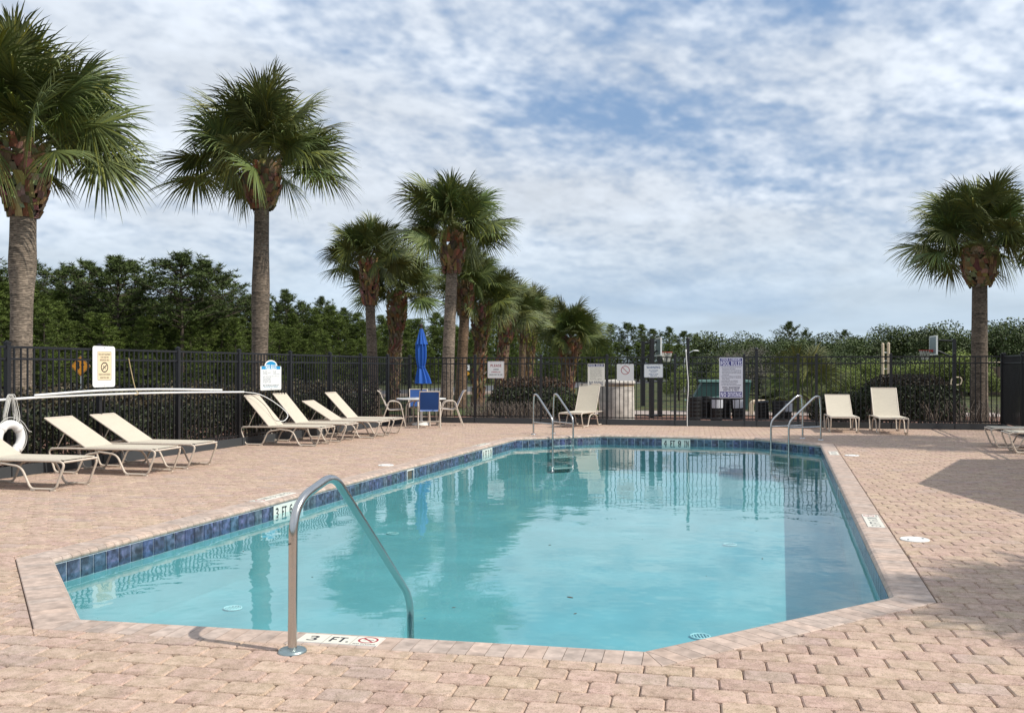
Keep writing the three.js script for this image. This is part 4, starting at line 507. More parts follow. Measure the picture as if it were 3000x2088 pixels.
function plumeGeo(seed, len, out, n) { const r = rng(seed), gs = []; const main = new THREE.CatmullRomCurve3([V(0, 0, 0), V(out * 0.4, 0.25, 0), V(out * 0.8, 0.12, 0), V(out, -len * 0.35, 0)]).getPoints(10); gs.push(sweep(main, (t) => 0.012 - 0.008 * t, 4, false, false));
  for (let i = 0; i < n; i++) { const b = main[3 + Math.floor(r() * 8)], a = r() * 6.28, s = 0.1 + r() * 0.22, q = [b, b.clone().add(V(Math.cos(a) * s, -0.05 - r() * 0.15, Math.sin(a) * s)), b.clone().add(V(Math.cos(a) * s * 1.5, -len * (0.25 + r() * 0.45), Math.sin(a) * s * 1.5))]; gs.push(sweep(q, (t) => 0.0065 - 0.004 * t, 3, false, false)); for (let k = 0; k < 4; k++) { const t = 0.3 + r() * 0.7, c = q[1].clone().lerp(q[2], t), e = c.clone().add(V((r() - 0.5) * 0.22, -0.12 * r(), (r() - 0.5) * 0.22)); gs.push(sweep([c, e], (t) => 0.005 - 0.003 * t, 3, false, false)); } }
  return merge(gs); }
const REDB = [[0.27, 0.165, 0.085], [0.22, 0.125, 0.06], [0.33, 0.225, 0.125], [0.17, 0.105, 0.06]], TANB = [[0.33, 0.225, 0.125], [0.25, 0.16, 0.085], [0.40, 0.29, 0.17], [0.19, 0.12, 0.065]];
// x: trunk column at the ground and at the crown (photo pixels), Z, crown height, trunk radius, crown scale, number of fronds
function palm(o) {
  const { x0, x1, Z, H, rad, size, n: n0 = 44, label, seed } = o, n = Math.round(n0 * 1.35), r = rng(seed), X0 = atX(x0, Z), X1 = atX(x1, Z), g = thing('palm_tree', label, 'palm tree', X0, -0.05, Z, 0, 'sabal palms');
  const lean = X1 - X0, bend = (t) => V(lean * (o.sway ? t + o.sway * Math.sin(Math.PI * t) : t), t * H, 0), bulge = o.bulge || [], tb = o.tb ?? 0.78, N = 40, pts = []; for (let i = 0; i <= N; i++) pts.push(bend(i / N * tb));
  const R = (t) => { let q = rad * (1.12 - 0.16 * t + 0.25 * Math.exp(-t * 14)); for (const [c, w, k] of bulge) q *= 1 + k * Math.exp(-(((t * tb * H - c) / w) ** 2)); return q; };
  const tg = sweep(pts, R, 18, false, true), uv = tg.attributes.uv; for (let i = 0; i < uv.count; i++) uv.setXY(i, uv.getX(i), uv.getY(i) * 1.3 + seed * 0.13); const tr = part(g, 'trunk', tg, o.bark ?? M.bark);
  const top_ = bend(1), cb = bend(tb), ch = (1 - tb) * H; const collar = part(g, 'boot_collar', bootGeo(o.rows ?? 12, 14, -0.12, ch * 0.93, (t) => rad * lerp(1.12, o.collar ?? 1.75, Math.sin(Math.PI * Math.min(0.62, t * 0.75 + 0.08))), seed + 5, 0.05, o.tan ? TANB : REDB), M.boot); collar.position.copy(cb); collar.rotation.z = -(lean / H) * 0.8;
  part(g, 'trunk_top', sweep([cb.clone().add(V(0, -0.1, 0)), cb.clone().lerp(top_, 0.5), top_], (t) => rad * (0.95 + 0.35 * Math.sin(Math.PI * t)) * (1 - 0.6 * t), 12), o.bark ?? M.bark);
  if (o.booted) { const b = part(g, 'old_boots', bootGeo(Math.round(tb * H / 0.13), 9, 0.15, tb * H - 0.1, () => rad * 1.08, seed + 6, 0.045, REDB), M.boot); b.rotation.z = -Math.atan2(lean, H); }
  for (let i = 0; i < n; i++) { const t = (i + 0.5) / n, pi = Math.min(PITCH.length - 1, Math.floor(Math.pow(t, 1.0) * PITCH.length)), m = new THREE.Mesh(FR_GEO[pi][Math.floor(r() * 6)], M.frond); m.name = i ? 'frond_' + String(i).padStart(3, '0') : 'frond'; m.castShadow = m.receiveShadow = true; const s = size * (0.9 + r() * 0.2); m.scale.set(s, s, s); m.position.copy(top_).add(V(0, lerp(0.10, -0.22, t) * size, 0)); m.rotation.set((r() - 0.5) * 0.2, i * 2.39996 + (r() - 0.5) * 0.5, (r() - 0.5) * 0.2); g.add(m); }
  for (const [a, len, out, dy, m] of o.plumes || []) { const q = part(g, 'flower_plume', plumeGeo(seed + a * 10 | 0, len, out, 26), m ? M.plumePale : M.plume); q.position.copy(top_).add(V(0, dy, 0)); q.rotation.y = a; }
  return g;
}
const H = (y, Z) => heightAt(y, Z) + 0.05;
palm({ x0: 55, x1: 70, Z: 15.6, H: H(432, 15.6), rad: 0.165, size: 1.03, n: 48, seed: 11, tan: 1, tb: 0.80, collar: 2.3, bulge: [[3.2, 0.35, 0.16], [4.0, 0.95, 0.27]], label: 'tall palm with a bulging trunk and tan boots behind the life ring' });
palm({ x0: 757, x1: 768, Z: 20.6, H: H(490, 20.6), rad: 0.165, size: 1.06, n: 46, seed: 22, bark: M.barkDark, tb: 0.865, collar: 2.3, bulge: [[3.2, 0.7, 0.16]], label: 'tall straight palm with a rounded crown, behind the domed rules sign' });
palm({ x0: 1098, x1: 1078, Z: 31, H: H(768, 31), rad: 0.165, size: 0.86, n: 36, seed: 33, bark: M.barkDark, tb: 0.74, plumes: [[1.3, 0.5, 1.5, 0.5, 1]], label: 'slim grey palm leaning slightly, behind the last lounger' });
palm({ x0: 1148, x1: 1165, Z: 34, H: H(862, 34), rad: 0.2, size: 0.95, n: 40, seed: 44, bark: M.barkRed, booted: 1, tb: 0.72, label: 'shaggy red trunked palm crowded behind the slim grey one' });
palm({ x0: 1306, x1: 1328, Z: 28.5, H: H(688, 28.5), rad: 0.175, size: 1.02, n: 46, seed: 55, bark: M.bark, tb: 0.81, collar: 2.1, plumes: [[-0.5, 0.7, 1.0, 0.55]], label: 'tall palm towering behind the blue umbrella and patio table' });
palm({ x0: 1347, x1: 1366, Z: 37, H: H(826, 37), rad: 0.2, size: 0.86, n: 36, seed: 66, bark: M.barkRed, tb: 0.75, label: 'palm half hidden behind the towering palm by the table' });
palm({ x0: 1400, x1: 1412, Z: 38, H: H(893, 38), rad: 0.22, size: 0.9, n: 38, seed: 77, bark: M.barkRed, booted: 1, tb: 0.68, plumes: [[-0.3, 0.8, 1.2, 0.5], [-0.8, 1.4, 0.9, -0.3]], label: 'thick booted palm with hanging plumes, next to the umbrella notice' });
palm({ x0: 1458, x1: 1486, Z: 43, H: H(918, 43), rad: 0.22, size: 0.92, n: 36, seed: 88, bark: M.barkRed, booted: 1, tb: 0.7, sway: 0.15, plumes: [[2.9, 1.5, 0.9, -0.4], [0.2, 1.5, 1.0, -0.3]], label: 'leaning booted palm rising behind the umbrella notice' });
palm({ x0: 1526, x1: 1534, Z: 47, H: H(930, 47), rad: 0.17, size: 0.85, n: 32, seed: 99, bark: M.barkRed, tb: 0.72, plumes: [[0.1, 1.6, 0.5, -0.3], [1.7, 1.5, 0.5, -0.3]], label: 'palm with a yellow green skirt of plumes beside the leaning one' });
palm({ x0: 1543, x1: 1562, Z: 50, H: H(938, 50), rad: 0.2, size: 0.9, n: 34, seed: 110, bark: M.barkRed, booted: 1, tb: 0.7, label: 'booted palm ending the row of palms behind the hedge' });
palm({ x0: 1658, x1: 1672, Z: 40, H: H(992, 40), rad: 0.28, size: 0.85, n: 38, seed: 121, bark: M.barkRed, booted: 1, tb: 0.64, plumes: [[0.0, 0.9, 1.1, 0.1], [3.3, 0.8, 1.0, 0.2]], label: 'short stout palm standing alone above the round hedge' });
palm({ x0: 2870, x1: 2872, Z: 24.4, H: H(735, 24.4), rad: 0.19, size: 1.02, n: 46, seed: 132, bark: M.barkDark, tan: 1, tb: 0.82, collar: 2.25, plumes: [[3.1, 0.9, 1.75, 0.25, 1], [2.9, 0.8, 1.6, 0.15, 1], [0.6, 0.5, 0.8, 0.9]], label: 'tall palm with a pale plume, behind the fence near the side corner' });
// outside the frame: the palms whose crowns shade the deck at the right
palm({ x0: CX + FPX * 9.2 / 3.7, x1: CX + FPX * 9.2 / 3.7, Z: 3.7, H: 5.2, rad: 0.18, size: 1.0, n: 44, seed: 143, bark: M.barkDark, tan: 1, label: 'palm beside the clubhouse shading the pavers' });
palm({ x0: CX + FPX * 13.2 / 16.6, x1: CX + FPX * 13.2 / 16.6, Z: 16.6, H: 6.4, rad: 0.18, size: 1.05, n: 44, seed: 154, bark: M.barkDark, tan: 1, label: 'tall palm outside the side fence' });

// ---------- woods behind: pines and broadleaf trees ----------
function pineGeo(seed, kind) {                                     // kind 0: tall with an open crown, 1: bushy young pine; about 1 unit = 1 m, height 10
  const r = rng(seed), T = new Tris(), U = [0, 0], limbs = [], Hh = 10;
  limbs.push(sweep([V(0, -0.2, 0), V(0.06, 4, 0.04), V(-0.05, Hh * 0.97, 0)], (t) => 0.17 - 0.14 * t, 6, false, false));
  const tuft = (c, s, base) => { const n = 11, k = 0.55 + r() * 0.8, col = [base[0] * k, base[1] * k, base[2] * k], up = 0.5; for (let i = 0; i < n; i++) { const a = r() * 6.283, z = r() * 1.5 - 0.5, q = Math.sqrt(Math.max(0, 1 - z * z * 0.6)), L = s * (0.65 + r() * 0.5), d = V(Math.cos(a) * q, z * 0.8 + up, Math.sin(a) * q).normalize().multiplyScalar(L), w = V(r() - 0.5, r() - 0.5, r() - 0.5).normalize().multiplyScalar(s * 0.085), e = c.clone().add(d); T.tri(c.clone().sub(w).toArray(), c.clone().add(w).toArray(), e.toArray(), U, U, U, col); } };
  const whorls = kind ? 26 : 13, y0 = kind ? 0.5 : Hh * 0.46;
  for (let i = 0; i < whorls; i++) {
    const t = i / (whorls - 1), y = lerp(y0, Hh * 0.98, t), reach = kind ? lerp(2.2, 0.4, Math.pow(t, 2.0)) * (0.85 + r() * 0.3) : (1.0 + 1.9 * Math.sin(Math.PI * Math.min(1, t * 0.75 + 0.28))) * (0.7 + r() * 0.55) * (t > 0.9 ? 0.45 : 1), nb = kind ? 6 : 6;
    for (let b = 0; b < nb; b++) { const a = r() * 6.283, L = reach * (0.65 + r() * 0.45), rise = (kind ? 0.12 : 0.32) + r() * 0.3, e = V(Math.cos(a) * L, y + L * rise, Math.sin(a) * L), s0 = V(0, y, 0); if (!kind || b < 2) limbs.push(sweep([s0, s0.clone().lerp(e, 0.5).add(V(0, -0.08, 0)), e], (q) => 0.045 - 0.03 * q, 3, false, false)); const nt = kind ? 6 : 10; for (let k = 0; k < nt; k++) { const f = kind ? 0.25 + 0.75 * (k + r()) / nt : 0.45 + 0.6 * r(), c = s0.clone().lerp(e, f).add(V((r() - 0.5) * 0.55, (r() - 0.35) * 0.5, (r() - 0.5) * 0.55)); tuft(c, kind ? 0.40 : 0.40, kind ? [0.098, 0.136, 0.019] : [0.062, 0.090, 0.016]); } }
  }
  return [merge(limbs), T.geo()];
}
function broadGeo(seed, base, dead) {                              // rounded broadleaf tree, height about 5
  const r = rng(seed), T = new Tris(), U = [0, 0], limbs = [sweep([V(0, -0.2, 0), V(0.1, 1.2, 0), V(0, 2.6, 0.1)], (t) => 0.16 - 0.08 * t, 6, false, false)];
  const lobes = []; for (let i = 0; i < 15; i++) { const a = r() * 6.283, q = Math.sqrt(r()) * 1.75, y = 1.3 + r() * 3.1; const sh = 1 - Math.max(0, (y - 3.0) / 3.2); lobes.push([V(Math.cos(a) * q * sh, y, Math.sin(a) * q * sh), 0.55 + r() * 0.55]); limbs.push(sweep([V(0, 1.0 + r(), 0), lobes[i][0].clone().multiplyScalar(0.55).setY(y * 0.8), lobes[i][0]], (t) => 0.06 - 0.045 * t, 3, false, false)); }
  for (const [c, R] of lobes) { const n = Math.round((dead ? 120 : 900) * R * R * 1.6), k0 = 0.75 + r() * 0.5; for (let i = 0; i < n; i++) { const d = V(r() * 2 - 1, r() * 2 - 1, r() * 2 - 1); if (d.length() > 1) continue; d.multiplyScalar(0.75 + 0.35 * r()).normalize().multiplyScalar(R * (0.3 + 0.8 * Math.sqrt(r()))); const p = c.clone().add(d), s = 0.045 + r() * 0.04, a = V(r() - 0.5, r() - 0.5, r() - 0.5).normalize(), b = a.clone().cross(V(r() - 0.5, r() - 0.5, r() - 0.5)).normalize(), k = k0 * (0.65 + r() * 0.7), col = base.map((x) => x * k); a.multiplyScalar(s); b.multiplyScalar(s * 0.7); T.tri(p.clone().add(a).toArray(), p.clone().add(b).toArray(), p.clone().sub(a).toArray(), U, U, U, col); T.tri(p.clone().add(a).toArray(), p.clone().sub(a).toArray(), p.clone().sub(b).toArray(), U, U, U, col); } }
  if (dead) for (let i = 0; i < 160; i++) { const c = lobes[Math.floor(r() * 15)][0], a = r() * 6.283; limbs.push(sweep([c, c.clone().add(V(Math.cos(a) * 0.5, 0.25 + r() * 0.4, Math.sin(a) * 0.5)), c.clone().add(V(Math.cos(a + 0.5) * 0.9, 0.2 + r() * 0.9, Math.sin(a + 0.5) * 0.9))], (t) => 0.018 - 0.012 * t, 3, false, false)); }
  return [merge(limbs), T.geo()];
}
const greyTwig = std({ color: C(0.17, 0.155, 0.13), roughness: 1 });
function treeProto(name, label, geos, cat, group, barkMat) { const g = new THREE.Group(); g.name = name; part(g, 'trunk', geos[0], barkMat ?? M.pineBark); part(g, 'crown', geos[1], cat === 'pine tree' ? M.needle : M.leaf); tag(g, label, cat, group); return g; }
const TALL = [0, 1, 2].map((k) => treeProto('pine_tree', 'tall pine with an open rounded crown standing above the young pines', pineGeo(201 + k, 0), 'pine tree', 'tall pines of the far woods'));
const YOUNG = [0, 1, 2].map((k) => treeProto('pine_tree', 'dense young pine in the thick wood beyond the road', pineGeo(231 + k, 1), 'pine tree', 'young pines of the far woods'));
const OAKS = [0, 1, 2].map((k) => treeProto('broadleaf_tree', 'dark rounded broadleaf tree beyond the lawn', broadGeo(261 + k, [0.052, 0.076, 0.015]), 'broadleaf tree', 'broadleaf trees beyond the lawn'));
const BUSH = [0, 1].map((k) => treeProto('light_shrub', 'light yellow green shrub in front of the darker trees', broadGeo(281 + k, [0.16, 0.20, 0.04]), 'shrub', 'light shrubs beyond the lawn'));
const BARE = treeProto('bare_tree', 'grey half bare tree among the green ones', broadGeo(291, [0.10, 0.10, 0.06], true), 'bare tree', 'half bare trees', greyTwig);
let treeSeed = rng(500);
function plant(proto, x, Z, ytop, nat, label, wide = 1) { const h = heightAt(ytop, Z) + 0.1, s = h / nat, c = proto.clone(); c.name = numbered(proto.name); c.userData = { ...proto.userData }; if (label) c.userData.label = label; c.position.set(atX(x, Z), -0.1, -Z); c.scale.set(s * wide, s, s * wide); c.rotation.y = treeSeed() * 6.283; scene.add(c); return c; }
{ // left wood: a few tall crowns over a wall of young pines; skyline read from the photograph
  const R = rng(601);
  [[-40, 74, 742, 1.05], [95, 80, 738, 0.9], [190, 78, 762, 0.8], [262, 74, 748, 0.95], [345, 72, 730, 1.1], [395, 80, 745, 0.85], [530, 72, 722, 1.1], [590, 75, 742, 1.05], [650, 82, 788, 0.9], [740, 92, 850, 0.85], [838, 92, 834, 0.75], [946, 98, 856, 0.55], [885, 98, 872, 0.7], [1010, 104, 890, 0.8]].forEach(([x, Z, y, w], k) => plant(TALL[k % 3], x, Z, y, 10.9, null, w * 1.25));
  const sky = [[-140, 810], [0, 815], [130, 818], [250, 845], [440, 868], [620, 860], [720, 880], [860, 892], [1000, 905], [1120, 915], [1260, 925], [1400, 935], [1560, 945], [1760, 965]], at = (x) => { for (let i = 0; i < sky.length - 1; i++) if (x <= sky[i + 1][0]) return lerp(sky[i][1], sky[i + 1][1], clamp((x - sky[i][0]) / (sky[i + 1][0] - sky[i][0]), 0, 1)); return 965; };
  for (const [dz, step, dy] of [[0, 40, 70], [7, 36, 28], [14, 34, 0]]) for (let x = -150; x < 1780; x += step * (0.75 + R() * 0.5)) { const Z = lerp(60, 96, clamp(x / 1600, 0, 1)) + dz + R() * 4; plant(YOUNG[Math.floor(R() * 3)], x, Z, at(x) + dy + (R() - 0.4) * 58, 10.4, null, 1.1 + R() * 0.5); }
  // far pines across the middle
  [[1700, 955], [1748, 972], [1790, 944], [1840, 942], [1880, 944], [1915, 960], [1960, 952], [2005, 966], [2040, 975]].forEach(([x, y], k) => plant(k % 2 ? TALL[k % 3] : YOUNG[k % 3], x, 108 + R() * 10, y, 10.6, 'dark pine with clear trunk in the far gap behind the basketball hoop', k % 2 ? 1.15 : 1.2).userData.group = 'pines of the far gap');
  for (let x = 1660; x < 2080; x += 30) plant(YOUNG[Math.floor(R() * 3)], x, 104 + R() * 6, 1000 + R() * 14, 10.4, 'dark low pine filling the far gap between the palms and the basketball hoop', 1.8).userData.group = 'pines of the far gap';
  // right: broadleaf trees
  [[2078, 975, 62], [2140, 1000, 66], [2190, 985, 70], [2240, 1000, 64], [2430, 985, 60], [2480, 1000, 56], [2530, 985, 60], [2570, 975, 62], [2630, 965, 62], [2680, 960, 62], [2730, 970, 60], [2775, 955, 60], [2820, 975, 62], [2870, 985, 62], [2905, 965, 60], [2945, 938, 56], [2995, 945, 56], [3050, 960, 58], [2330, 1000, 60], [2285, 1010, 62], [2380, 1005, 60]].forEach(([x, y, Z], k) => plant(OAKS[k % 3], x, Z, y, 4.9, k === 15 ? 'dark rounded broadleaf tree rising behind the trunk of the corner palm' : null, 1.0 + R() * 0.35));
  plant(TALL[1], 2312, 92, 932, 10.9, 'lone pine with a broad top rising over the broadleaf trees', 0.95); plant(TALL[2], 2475, 88, 958, 10.9, 'smaller pine rising over the broadleaf trees', 0.8); plant(TALL[0], 2360, 96, 958, 10.9, 'slim pine beside the lone broad one', 0.6);
  for (let x = 2060; x < 3060; x += 52) plant(OAKS[Math.floor(R() * 3)], x + R() * 20, 50 + R() * 6, 1040 + R() * 16, 4.9, 'low dark bushy tree at the edge of the lawn', 1.8);
  for (let x = 2060; x < 3080; x += 48) plant(OAKS[Math.floor(R() * 3)], x + R() * 20, 72 + R() * 5, 984 + R() * 34, 4.9, 'dark broadleaf tree standing behind the first row of trees', 1.7);
  [[2190, 1012], [2240, 1005], [2150, 1022]].forEach(([x, y]) => plant(BARE, x, 50, y, 5.2, null, 1.1));
  [[2540, 1058], [2600, 1068], [2690, 1062], [2760, 1045], [2820, 1030], [2110, 1070], [2480, 1075], [2880, 1062], [1990, 1075]].forEach(([x, y]) => plant(BUSH[Math.floor(R() * 2)], x, 45 + R() * 3, y, 4.9, null, 1.3));
}

// ---------- hedges and plants behind the fences ----------
function hedgeGeo(seed, inside, bounds, n, cols, size) {           // leaves over a rounded volume: inside(x, y, z) < 1
  const r = rng(seed), T = new Tris(), U = [0, 0]; let made = 0, guard = 0;
  while (made < n && guard++ < n * 30) { const p = V(lerp(bounds[0], bounds[1], r()), lerp(0.12, bounds[2], r()), lerp(-bounds[3], bounds[3], r())), q = inside(p.x, p.y, p.z); if (q > 1.06 || q < 0.3) continue; made++;
    const s = size * (0.7 + r() * 0.7), a = V(r() - 0.5, r() - 0.5, r() - 0.5).normalize(), b = a.clone().cross(V(r() - 0.5, r() - 0.5, r() - 0.5)).normalize(), c = cols(p.x, p.y, r), k = 0.6 + r() * 0.8, col = c.map((x) => x * k); a.multiplyScalar(s); b.multiplyScalar(s * 0.55); T.tri(p.clone().add(a).toArray(), p.clone().add(b).toArray(), p.clone().sub(a).toArray(), U, U, U, col); T.tri(p.clone().add(a).toArray(), p.clone().sub(a).toArray(), p.clone().sub(b).toArray(), U, U, U, col); }
  return T.geo();
}
function stems(seed, x0, x1, d, n, h) { const r = rng(seed), gs = []; for (let i = 0; i < n; i++) { const x = lerp(x0, x1, r()), z = (r() - 0.5) * d, a = r() * 6.28; gs.push(sweep([V(x, -0.05, z), V(x + Math.cos(a) * 0.12, h * 0.5, z + Math.sin(a) * 0.12), V(x + Math.cos(a) * 0.3 + (r() - 0.5) * 0.2, h * (0.85 + r() * 0.3), z + Math.sin(a) * 0.25)], (t) => 0.012 - 0.007 * t, 4, false, false)); } return merge(gs); }
const dkGreen = [0.036, 0.050, 0.018];
{ const L = 15.2, g = thing('hedge', 'long dark clipped hedge running behind the lounger fence', 'hedge', LEFT.X(0.6) - LEFT.d[1] * 0.95, 0, LEFT.Z(0.6) + LEFT.d[0] * 0.95, LEFT.turn, 'hedges outside the fence'), hh = (x) => 1.02 + 0.06 * Math.sin(x * 1.7) + 0.04 * Math.sin(x * 4.1);
  part(g, 'foliage', hedgeGeo(41, (x, y, z) => Math.max(Math.abs(z) / 0.55, y / hh(x)) * (1 + 0.06 * Math.sin(x * 7 + y * 5)), [0, L, 1.25, 0.6], 42000, (x, y, r) => (y > hh(x) - 0.16 && r() < 0.75) ? [0.075, 0.056, 0.024] : r() < 0.25 ? [0.05, 0.048, 0.018] : dkGreen, 0.034), M.leaf); part(g, 'stems', stems(42, 0.2, L - 0.2, 1.0, 260, 0.62), M.twig); }
function mound(name, label, X, Z, w, h, d, seed, n, winey, flatTop = 2) { const g = thing(name, label, 'hedge', X, 0, Z, FAR.turn, 'hedges outside the fence'), f = (x, y, z) => Math.pow(Math.pow(Math.abs(x) / (w / 2), 2.4) + Math.pow(Math.max(0, y - 0.2) / (h - 0.2), flatTop) + Math.pow(Math.abs(z) / (d / 2), 2.4), 0.45);
  part(g, 'foliage', hedgeGeo(seed, f, [-w / 2, w / 2, h, d / 2], n, (x, y, r) => (y > h - 0.28 && r() < 0.8) ? winey : r() < 0.12 ? winey : dkGreen, 0.032), M.leaf); part(g, 'stems', stems(seed + 1, -w * 0.46, w * 0.46, d * 0.8, 120, 0.5), M.twig); return g; }
mound('hedge', 'wide dark rounded hedge with reddish top behind the umbrella notice', atX(1560, 27.2), 27.2, 2.65, 1.22, 1.5, 51, 17000, [0.085, 0.046, 0.024]);
mound('hedge', 'big round dark hedge behind the two upright loungers', atX(2660, 24.5), 24.5, 2.75, 1.32, 1.4, 61, 18000, [0.05, 0.034, 0.018]);
{ const g = mound('hedge', 'low green clipped shrub between the rounded hedge and the stucco column', atX(1665, 26.2), 26.2, 1.3, 0.74, 0.9, 71, 7000, [0.065, 0.085, 0.02]); }
mound('hedge', 'low dark hedge left of the round hedge behind the ladder', atX(2480, 24.6), 24.6, 1.9, 0.85, 0.9, 81, 8000, [0.045, 0.055, 0.016]);
{ const g = thing('bare_shrub', 'leggy bare stemmed shrub under the corner palm', 'shrub', atX(2830, 23.6), 0, 23.6, FAR.turn, 'leggy shrubs'); part(g, 'stems', stems(91, -1.0, 1.0, 0.5, 90, 0.6), M.twig); }
{ const g = thing('bare_shrub', 'leggy brown stems below the wide rounded hedge', 'shrub', atX(1490, 26.1), 0, 26.1, FAR.turn, 'leggy shrubs'); part(g, 'stems', stems(93, -1.1, 1.1, 0.5, 200, 0.5), M.twig); }
function fanShrub(x, Z, s, label, seed) { const r = rng(seed), g = thing('fan_palm_shrub', label, 'palm shrub', atX(x, Z), -0.05, Z, 0, 'fan palm shrubs'); for (let i = 0; i < 26; i++) { const t = (i + 0.5) / 26, m = new THREE.Mesh(FR_GEO[Math.floor(t * 6.5)][i % 3], M.frond); m.name = i ? 'frond_' + String(i).padStart(3, '0') : 'frond'; m.castShadow = m.receiveShadow = true; m.scale.setScalar(s * (0.85 + r() * 0.3)); m.rotation.y = i * 2.4; m.position.y = (1 - t) * 0.5 * s + 0.1; g.add(m); } part(g, 'stump', sweep([V(0, 0, 0), V(0, 0.6 * s, 0)], 0.16, 10), M.barkRed); return g; }
fanShrub(2375, 33, 0.86, 'bushy trunkless fan palm behind the fence near the ladder', 1); fanShrub(2320, 36, 0.8, 'smaller trunkless fan palm beside the bushy one', 2);

// ---------- things beyond the far fence ----------
function hoop(label, xPole, xBoard, yTop, yBot, xRim, yRim, Z, dir) {
  const g = thing('basketball_hoop', label, 'basketball hoop', atX(xPole, Z), -0.05, Z, 0, 'basketball hoops'), bx = atX(xBoard, Z) - atX(xPole, Z), yb0 = heightAt(yBot, Z) + 0.05, yb1 = heightAt(yTop, Z) + 0.05, ry = heightAt(yRim, Z) + 0.05, hh = yb1 - yb0;
  part(g, 'pole', box(0.13, yb1 - 0.12, 0.13, 0, (yb1 - 0.12) / 2, 0), M.black);
  part(g, 'arm', merge([sweep([V(0, yb1 - 0.2, 0), V(bx - dir * 0.06, yb1 - 0.14, 0)], 0.035, 6), sweep([V(0, yb0 - 0.15, 0), V(bx - dir * 0.06, yb0 + 0.2, 0)], 0.035, 6)]), M.black);
  const b = part(g, 'backboard', box(0.05, hh, 1.25, bx, (yb0 + yb1) / 2, 0), M.glassBoard); part(b, 'board_frame', merge([box(0.06, 0.05, 1.3, bx, yb1 - 0.0, 0), box(0.06, 0.05, 1.3, bx, yb0, 0), box(0.06, hh, 0.05, bx, (yb0 + yb1) / 2, 0.63), box(0.06, hh, 0.05, bx, (yb0 + yb1) / 2, -0.63)]), M.white);
  b.rotation.y = 0; const rx = bx + dir * 0.32; part(g, 'rim', new THREE.TorusGeometry(0.23, 0.014, 6, 24).rotateX(Math.PI / 2).translate(rx, ry, 0), M.red); part(g, 'rim_bracket', box(0.14, 0.1, 0.16, bx + dir * 0.08, ry - 0.02, 0), M.red);
  const net = []; for (let k = 0; k < 12; k++) for (const q of [-1, 1]) { const a = k / 12 * 6.283, e = a + q * 0.5; net.push(sweep([V(rx + Math.cos(a) * 0.22, ry, Math.sin(a) * 0.22), V(rx + Math.cos((a + e) / 2) * 0.17, ry - 0.2, Math.sin((a + e) / 2) * 0.17), V(rx + Math.cos(e) * 0.12, ry - 0.38, Math.sin(e) * 0.12)], 0.011, 3, false, false)); } part(g, 'net', merge(net), M.rope); return g;
}
hoop('basketball hoop with pale edged board near the warning sign', 1884, 1930, 991, 1041, 1946, 1032, 38, 1); hoop('basketball hoop reaching over the round hedge by the corner palm', 2797, 2740, 985, 1038, 2717, 1026, 38, -1).rotation.y = -0.22;
for (const [x, y, Z, lab] of [[1910, 992, 29, 'tall square black post behind the warning sign'], [1933, 1050, 29.6, 'shorter square black post beside the tall one']]) { const h = heightAt(y, Z) + 0.05; const g = thing('steel_post', lab, 'post', atX(x, Z), -0.05, Z, 0.2, 'black posts'); part(g, 'shaft', box(0.12, h, 0.12, 0, h / 2, 0), M.black); part(g, 'base_plate', box(0.28, 0.03, 0.28, 0, 0.06, 0), M.black); }
{ const Z = 27.4, g = thing('stucco_column', 'stout cream stucco column with rounded cap behind the fence', 'column', atX(1806, Z), -0.05, Z, 0); part(g, 'body', new THREE.LatheGeometry([[0.53, 0], [0.515, 0.9], [0.5, 1.06]].map(([x, y]) => new THREE.Vector2(x, y)), 40), M.stucco); part(g, 'cap', new THREE.LatheGeometry([[0.5, 1.06], [0.545, 1.07], [0.55, 1.13], [0.5, 1.18], [0.0, 1.2]].map(([x, y]) => new THREE.Vector2(x, y)), 40), M.stucco); part(g, 'stain_band', new THREE.CylinderGeometry(0.506, 0.508, 0.035, 40, 1, true).translate(0, 1.02, 0), std({ color: C(0.42, 0.30, 0.15), roughness: 0.9 })); }
{ const Z = 33, x0 = atX(2031, Z), x1 = atX(2192, Z), w = x1 - x0, g = thing('dumpster', 'green metal dumpster with a sloped lighter lid', 'dumpster', (x0 + x1) / 2, -0.05, Z, -0.15); const s = new THREE.Shape([[-w / 2 + 0.12, 0.12], [w / 2 - 0.12, 0.12], [w / 2, 1.0], [-w / 2 + 0.3, 1.0], [-w / 2, 0.45]].map(([a, b]) => new THREE.Vector2(a, b))); part(g, 'bin', new THREE.ExtrudeGeometry(s, { depth: 1.2, bevelEnabled: true, bevelSize: 0.02, bevelThickness: 0.02, bevelSegments: 1 }).translate(0, 0, -0.6), M.green); part(g, 'lid', box(w - 0.2, 0.07, 1.3, 0.12, 1.08, 0), M.greenTop); part(g, 'side_bar', sweep([V(-w / 2 - 0.3, 0.42, 0.68), V(w / 2 - 0.3, 0.62, 0.68)], 0.025, 6), M.greenTop); for (const x of [-0.6, 0.6]) part(g, 'wheel', new THREE.CylinderGeometry(0.09, 0.09, 0.06, 14).rotateX(Math.PI / 2).translate(x, 0.09, 0.5), M.bin); }
